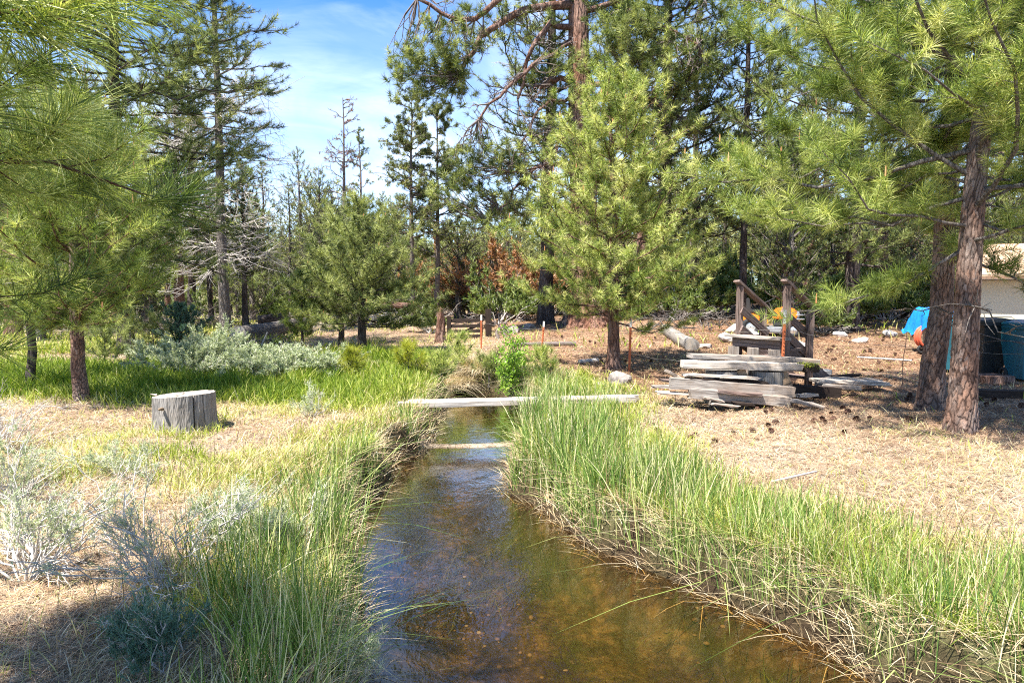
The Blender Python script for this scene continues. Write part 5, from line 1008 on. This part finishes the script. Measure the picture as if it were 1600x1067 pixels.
def mower():
    b = gp(1218, 530); b = gy(1208, 19.0); root = empty('riding_mower', b, 'small orange and grey riding mower parked behind the wooden steps', 'mower', None, math.radians(-20)); root.scale = (1.15,)*3
    # front of the mower to the right (+x)
    shaped('hood', [(-.02, .42), (.02, .66), (.25, .72), (.5, .66), (.55, .46), (.5, .40)], -.2, .2, 'mower_orange', root, .03); shaped('grille', [(.50, .38), (.56, .42), (.58, .60), (.53, .62)], -.16, .16, 'mower_grey', root, .01)
    shaped('engine', [(0, .26), (0, .41), (.5, .41), (.5, .26)], -.15, .15, 'rubber', root, .01); shaped('fender', [(-.75, .36), (-.72, .50), (-.5, .56), (-.12, .40), (-.1, .30), (-.3, .34), (-.5, .40)], -.38, .38, 'mower_orange', root, .02)
    shaped('seat', [(-.55, .56), (-.25, .56), (-.25, .62), (-.5, .64), (-.55, .92), (-.62, .92), (-.62, .6)], -.18, .18, 'rubber', root, .02); shaped('deck', [(-.25, .10), (-.2, .24), (.25, .24), (.32, .10)], -.48, .44, 'mower_grey', root, .03)
    for x_, y_, R in ((-.5, -.36, .23), (-.5, .36, .23), (.45, -.34, .17), (.45, .34, .17)):
        c = np.array([x_, y_, R]); V, F = ring_tube(c, R*.72, R*.28, 'y', 25, 10); w_ = mesh('wheel', V, F, 'rubber', root, smooth=True)
        V, F = tubes(np.array([[c+[0, -.05, 0], c+[0, -.03, 0], c+[0, .03, 0], c+[0, .05, 0]]]), np.array([[.01, R*.5, R*.5, .01]]), 16); mesh('rim', V, F, 'chrome', w_)
    V, F = ring_tube(np.array([0, 0, 0]), .17, .014, 'z', 25, 6); s_ = mesh('steering_wheel', V, F, 'rubber', root, smooth=True); s_.location = (-.12, 0, .84); s_.rotation_euler = (0, -.5, 0)
    V, F = tubes(np.array([[[-.12, 0, .84], [0, 0, .62]]]), np.array([[.014, .018]]), 8); mesh('steering_column', V, F, 'rubber', root)
    for z_ in (.42, .52): V, F = tubes(np.array([[[.5, -.2, z_], [.68, -.18, z_], [.70, 0, z_], [.68, .18, z_], [.5, .2, z_]]]), np.full((1, 5), .014), 8); mesh('bumper_bar', V, F, 'chrome', root, smooth=True)
    for y_ in (-.11, .11): V, F = ring_tube(np.array([.575, y_, .54]), .03, .012, 'x', 17, 6); mesh('headlight', V, F, 'chrome', root)
mower()
# ------------------------------------------------------------------ bins, hose reel under tarp, shed
def wheeled_bin(px, Y, mat, label, rz=0, sc=1.0):
    b = gy(px, Y); root = empty('wheeled_bin', b, label, 'bin', 'wheeled bins beside the shed', rz); root.scale = (sc,)*3
    V = []; 
    for z_, w_, d_ in ((.06, .20, .22), (.5, .245, .28), (.93, .29, .34), (.95, .31, .36), (1.0, .31, .36)): V += [(-w_, -d_, z_), (w_, -d_, z_), (w_, d_, z_), (-w_, d_, z_)]
    V = np.array(V); b_ = (np.arange(4)*4)[:, None]; k = np.arange(4)[None]; k2 = (k+1) % 4; o = mesh('body', V, [np.concatenate([np.stack([b_+k, b_+k2, b_+4+k2, b_+4+k], -1).reshape(-1, 4), [[3, 2, 1, 0]]])], mat, root)
    md = o.modifiers.new('bevel', 'BEVEL'); md.width = .02; md.segments = 2
    shaped('lid', [(-.33, 1.003), (-.32, 1.05), (0, 1.10), (.32, 1.05), (.33, 1.003)], -.38, .37, mat, root, .015)
    for x_ in (-.22, .22):
        V, F = ring_tube(np.array([x_, .26, .12]), .085, .034, 'x', 17, 8); mesh('wheel', V, F, 'rubber', root, smooth=True)
    V, F = tubes(np.array([[[-.2, .40, .95], [-.2, .45, .99], [0, .46, .99], [.2, .45, .99], [.2, .40, .95]]]), np.full((1, 5), .014), 8); mesh('handle', V, F, mat, root)
wheeled_bin(1540, 12.6, 'bin_black', 'black wheeled bin right behind the nearest right pine trunk', .1); wheeled_bin(1608, 12.0, 'bin_teal', 'dark teal wheeled bin cut by the right frame edge', -.05); wheeled_bin(1494, 13.2, 'bin_teal', 'teal wheeled bin seen between the two right pine trunks', .2)
def hose_reel():
    b = gp(1462, 551); D = b.y; root = empty('hose_reel_cart', b, 'cart with a coiled orange hose standing under the blue tarp', 'hose reel')
    s = D/1067
    for k_ in range(5): V, F = ring_tube(np.array([-19*s, -.25+.05*k_, 25*s]), 17*s-.01*(k_ % 2), 1.6*s, 'y', 29, 8); mesh('hose_coil', V, F, 'hose_red', root, smooth=True)
    V, F = ring_tube(np.array([-31*s, -.2, 6*s]), 5*s, 2*s, 'y', 21, 8); mesh('wheel', V, F, 'rubber', root, smooth=True); V, F = ring_tube(np.array([18*s, -.2, 6*s]), 5*s, 2*s, 'y', 21, 8); mesh('wheel', V, F, 'rubber', root, smooth=True)
    for x_ in (-22*s, 12*s): V, F = tubes(np.array([[[x_, -.3, 0], [x_*1.0, -.28, 30*s], [x_, -.1, 55*s]]]), np.full((1, 3), 1.2*s), 6); mesh('frame_tube', V, F, 'chrome', root)
    board('base_plate', (b.x-30*s, D-.2, b.z+.04), (b.x+30*s, D-.2, b.z+.04), .4, .05, 'wood_dark', root, 3)
    shaped('drum', [(-14*s, 12*s), (-14*s, 40*s), (14*s, 40*s), (14*s, 12*s)], -.12, .2, 'mower_grey', root, .02)
    # tarp: draped sheet
    n = 64; u = np.linspace(-1, 1, n); U, Vv = np.meshgrid(u, u); r_ = np.maximum(np.abs(U), np.abs(Vv)); ang = np.arctan2(Vv, U)
    dn = sst(.42, 1.0, r_); fold = np.sin(ang*9+1.2*np.sin(ang*2))*.5+np.sin(ang*5+.7)*.5
    X = U*s*(44-13*dn+5*fold*dn); Yy = Vv*(.58-.10*dn+.07*fold*dn)
    Z = 70*s-4*s*r_**2-(27+9*np.cos(ang*2+.5)+5*fold)*s*dn+(fbm(U*5, Vv*5, 3)-.5)*.10+np.abs(fbm(U*9+3, Vv*9, 7)-.5)*-.10
    X = X-2*s; idx = np.arange(n*n).reshape(n, n)
    o = mesh('tarpaulin', np.stack([X, Yy, Z], -1), np.stack([idx[:-1, :-1], idx[:-1, 1:], idx[1:, 1:], idx[1:, :-1]], -1).reshape(-1, 4), 'tarp', None, smooth=True); o.location = b; tag(o, 'crumpled bright blue tarpaulin draped over the hose reel', 'tarpaulin')
    md = o.modifiers.new('thick', 'SOLIDIFY'); md.thickness = .006
hose_reel()
def shed():
    Y = 16.5; x0 = at(1530, 500, Y).x; zg = float(H(x0+1, Y)); z1 = at(1560, 438, Y).z; z2 = at(1560, 408, Y).z
    root = empty('shed', (x0, Y, zg), 'low beige shed with a tan roof at the right edge behind the pines', 'shed', None, math.radians(-35))
    def bx(name, a, b, mat):
        o = shaped(name, [(a[0], a[2]), (b[0], a[2]), (b[0], b[2]), (a[0], b[2])], a[1], b[1], mat, root, .012); return o
    bx('wall', (0, 0, .12), (7, 3.5, z1-zg), 'stucco'); bx('footing', (-.05, -.05, -.3), (7.05, 3.55, .118), 'concrete'); bx('fascia_board', (-.3, -.42, z1-zg+.003), (7.3, -.36, z1-zg+.14), 'fascia')
    import bmesh; bm = bmesh.new(); zz_ = z1-zg+.10; vs = [bm.verts.new(p) for p in ((-.35, -.45, zz_), (7.35, -.45, zz_), (7.35, 1.8, zz_+.85), (-.35, 1.8, zz_+.85), (7.35, 4, zz_), (-.35, 4, zz_))]
    bm.faces.new((vs[0], vs[1], vs[2], vs[3])); bm.faces.new((vs[3], vs[2], vs[4], vs[5])); me = bpy.data.meshes.new('roof'); bm.to_mesh(me); bm.free(); me.materials.append(MATS['roof_tan']); o = bpy.data.objects.new('roof', me); COL.objects.link(o); o.parent = root
    md = o.modifiers.new('t', 'SOLIDIFY'); md.thickness = .08
shed()
for i, (px, py, L_, lab) in enumerate(((1530, 598, .6, 'brown brick edging block in front of the black bin'), (1556, 601, .5, 'brown brick edging block left of the dark teal bin'))):
    c = gp(px, py); V, F = boxm(L_, .2, .16, .01, 4, .003, i); o_ = mesh('edging_block', V, F, 'bark_red'); o_.location = c+Vector((0, 0, .07)); tag(o_, lab, 'block')
board('landscape_timber', gp(1515, 622)+Vector((0, 0, .05)), gp(1640, 625)+Vector((0, 0, .05)), .16, .15, 'wood_dark', None, 8, 0, 'dark old timber lying on the ground before the bins', 'lumber')
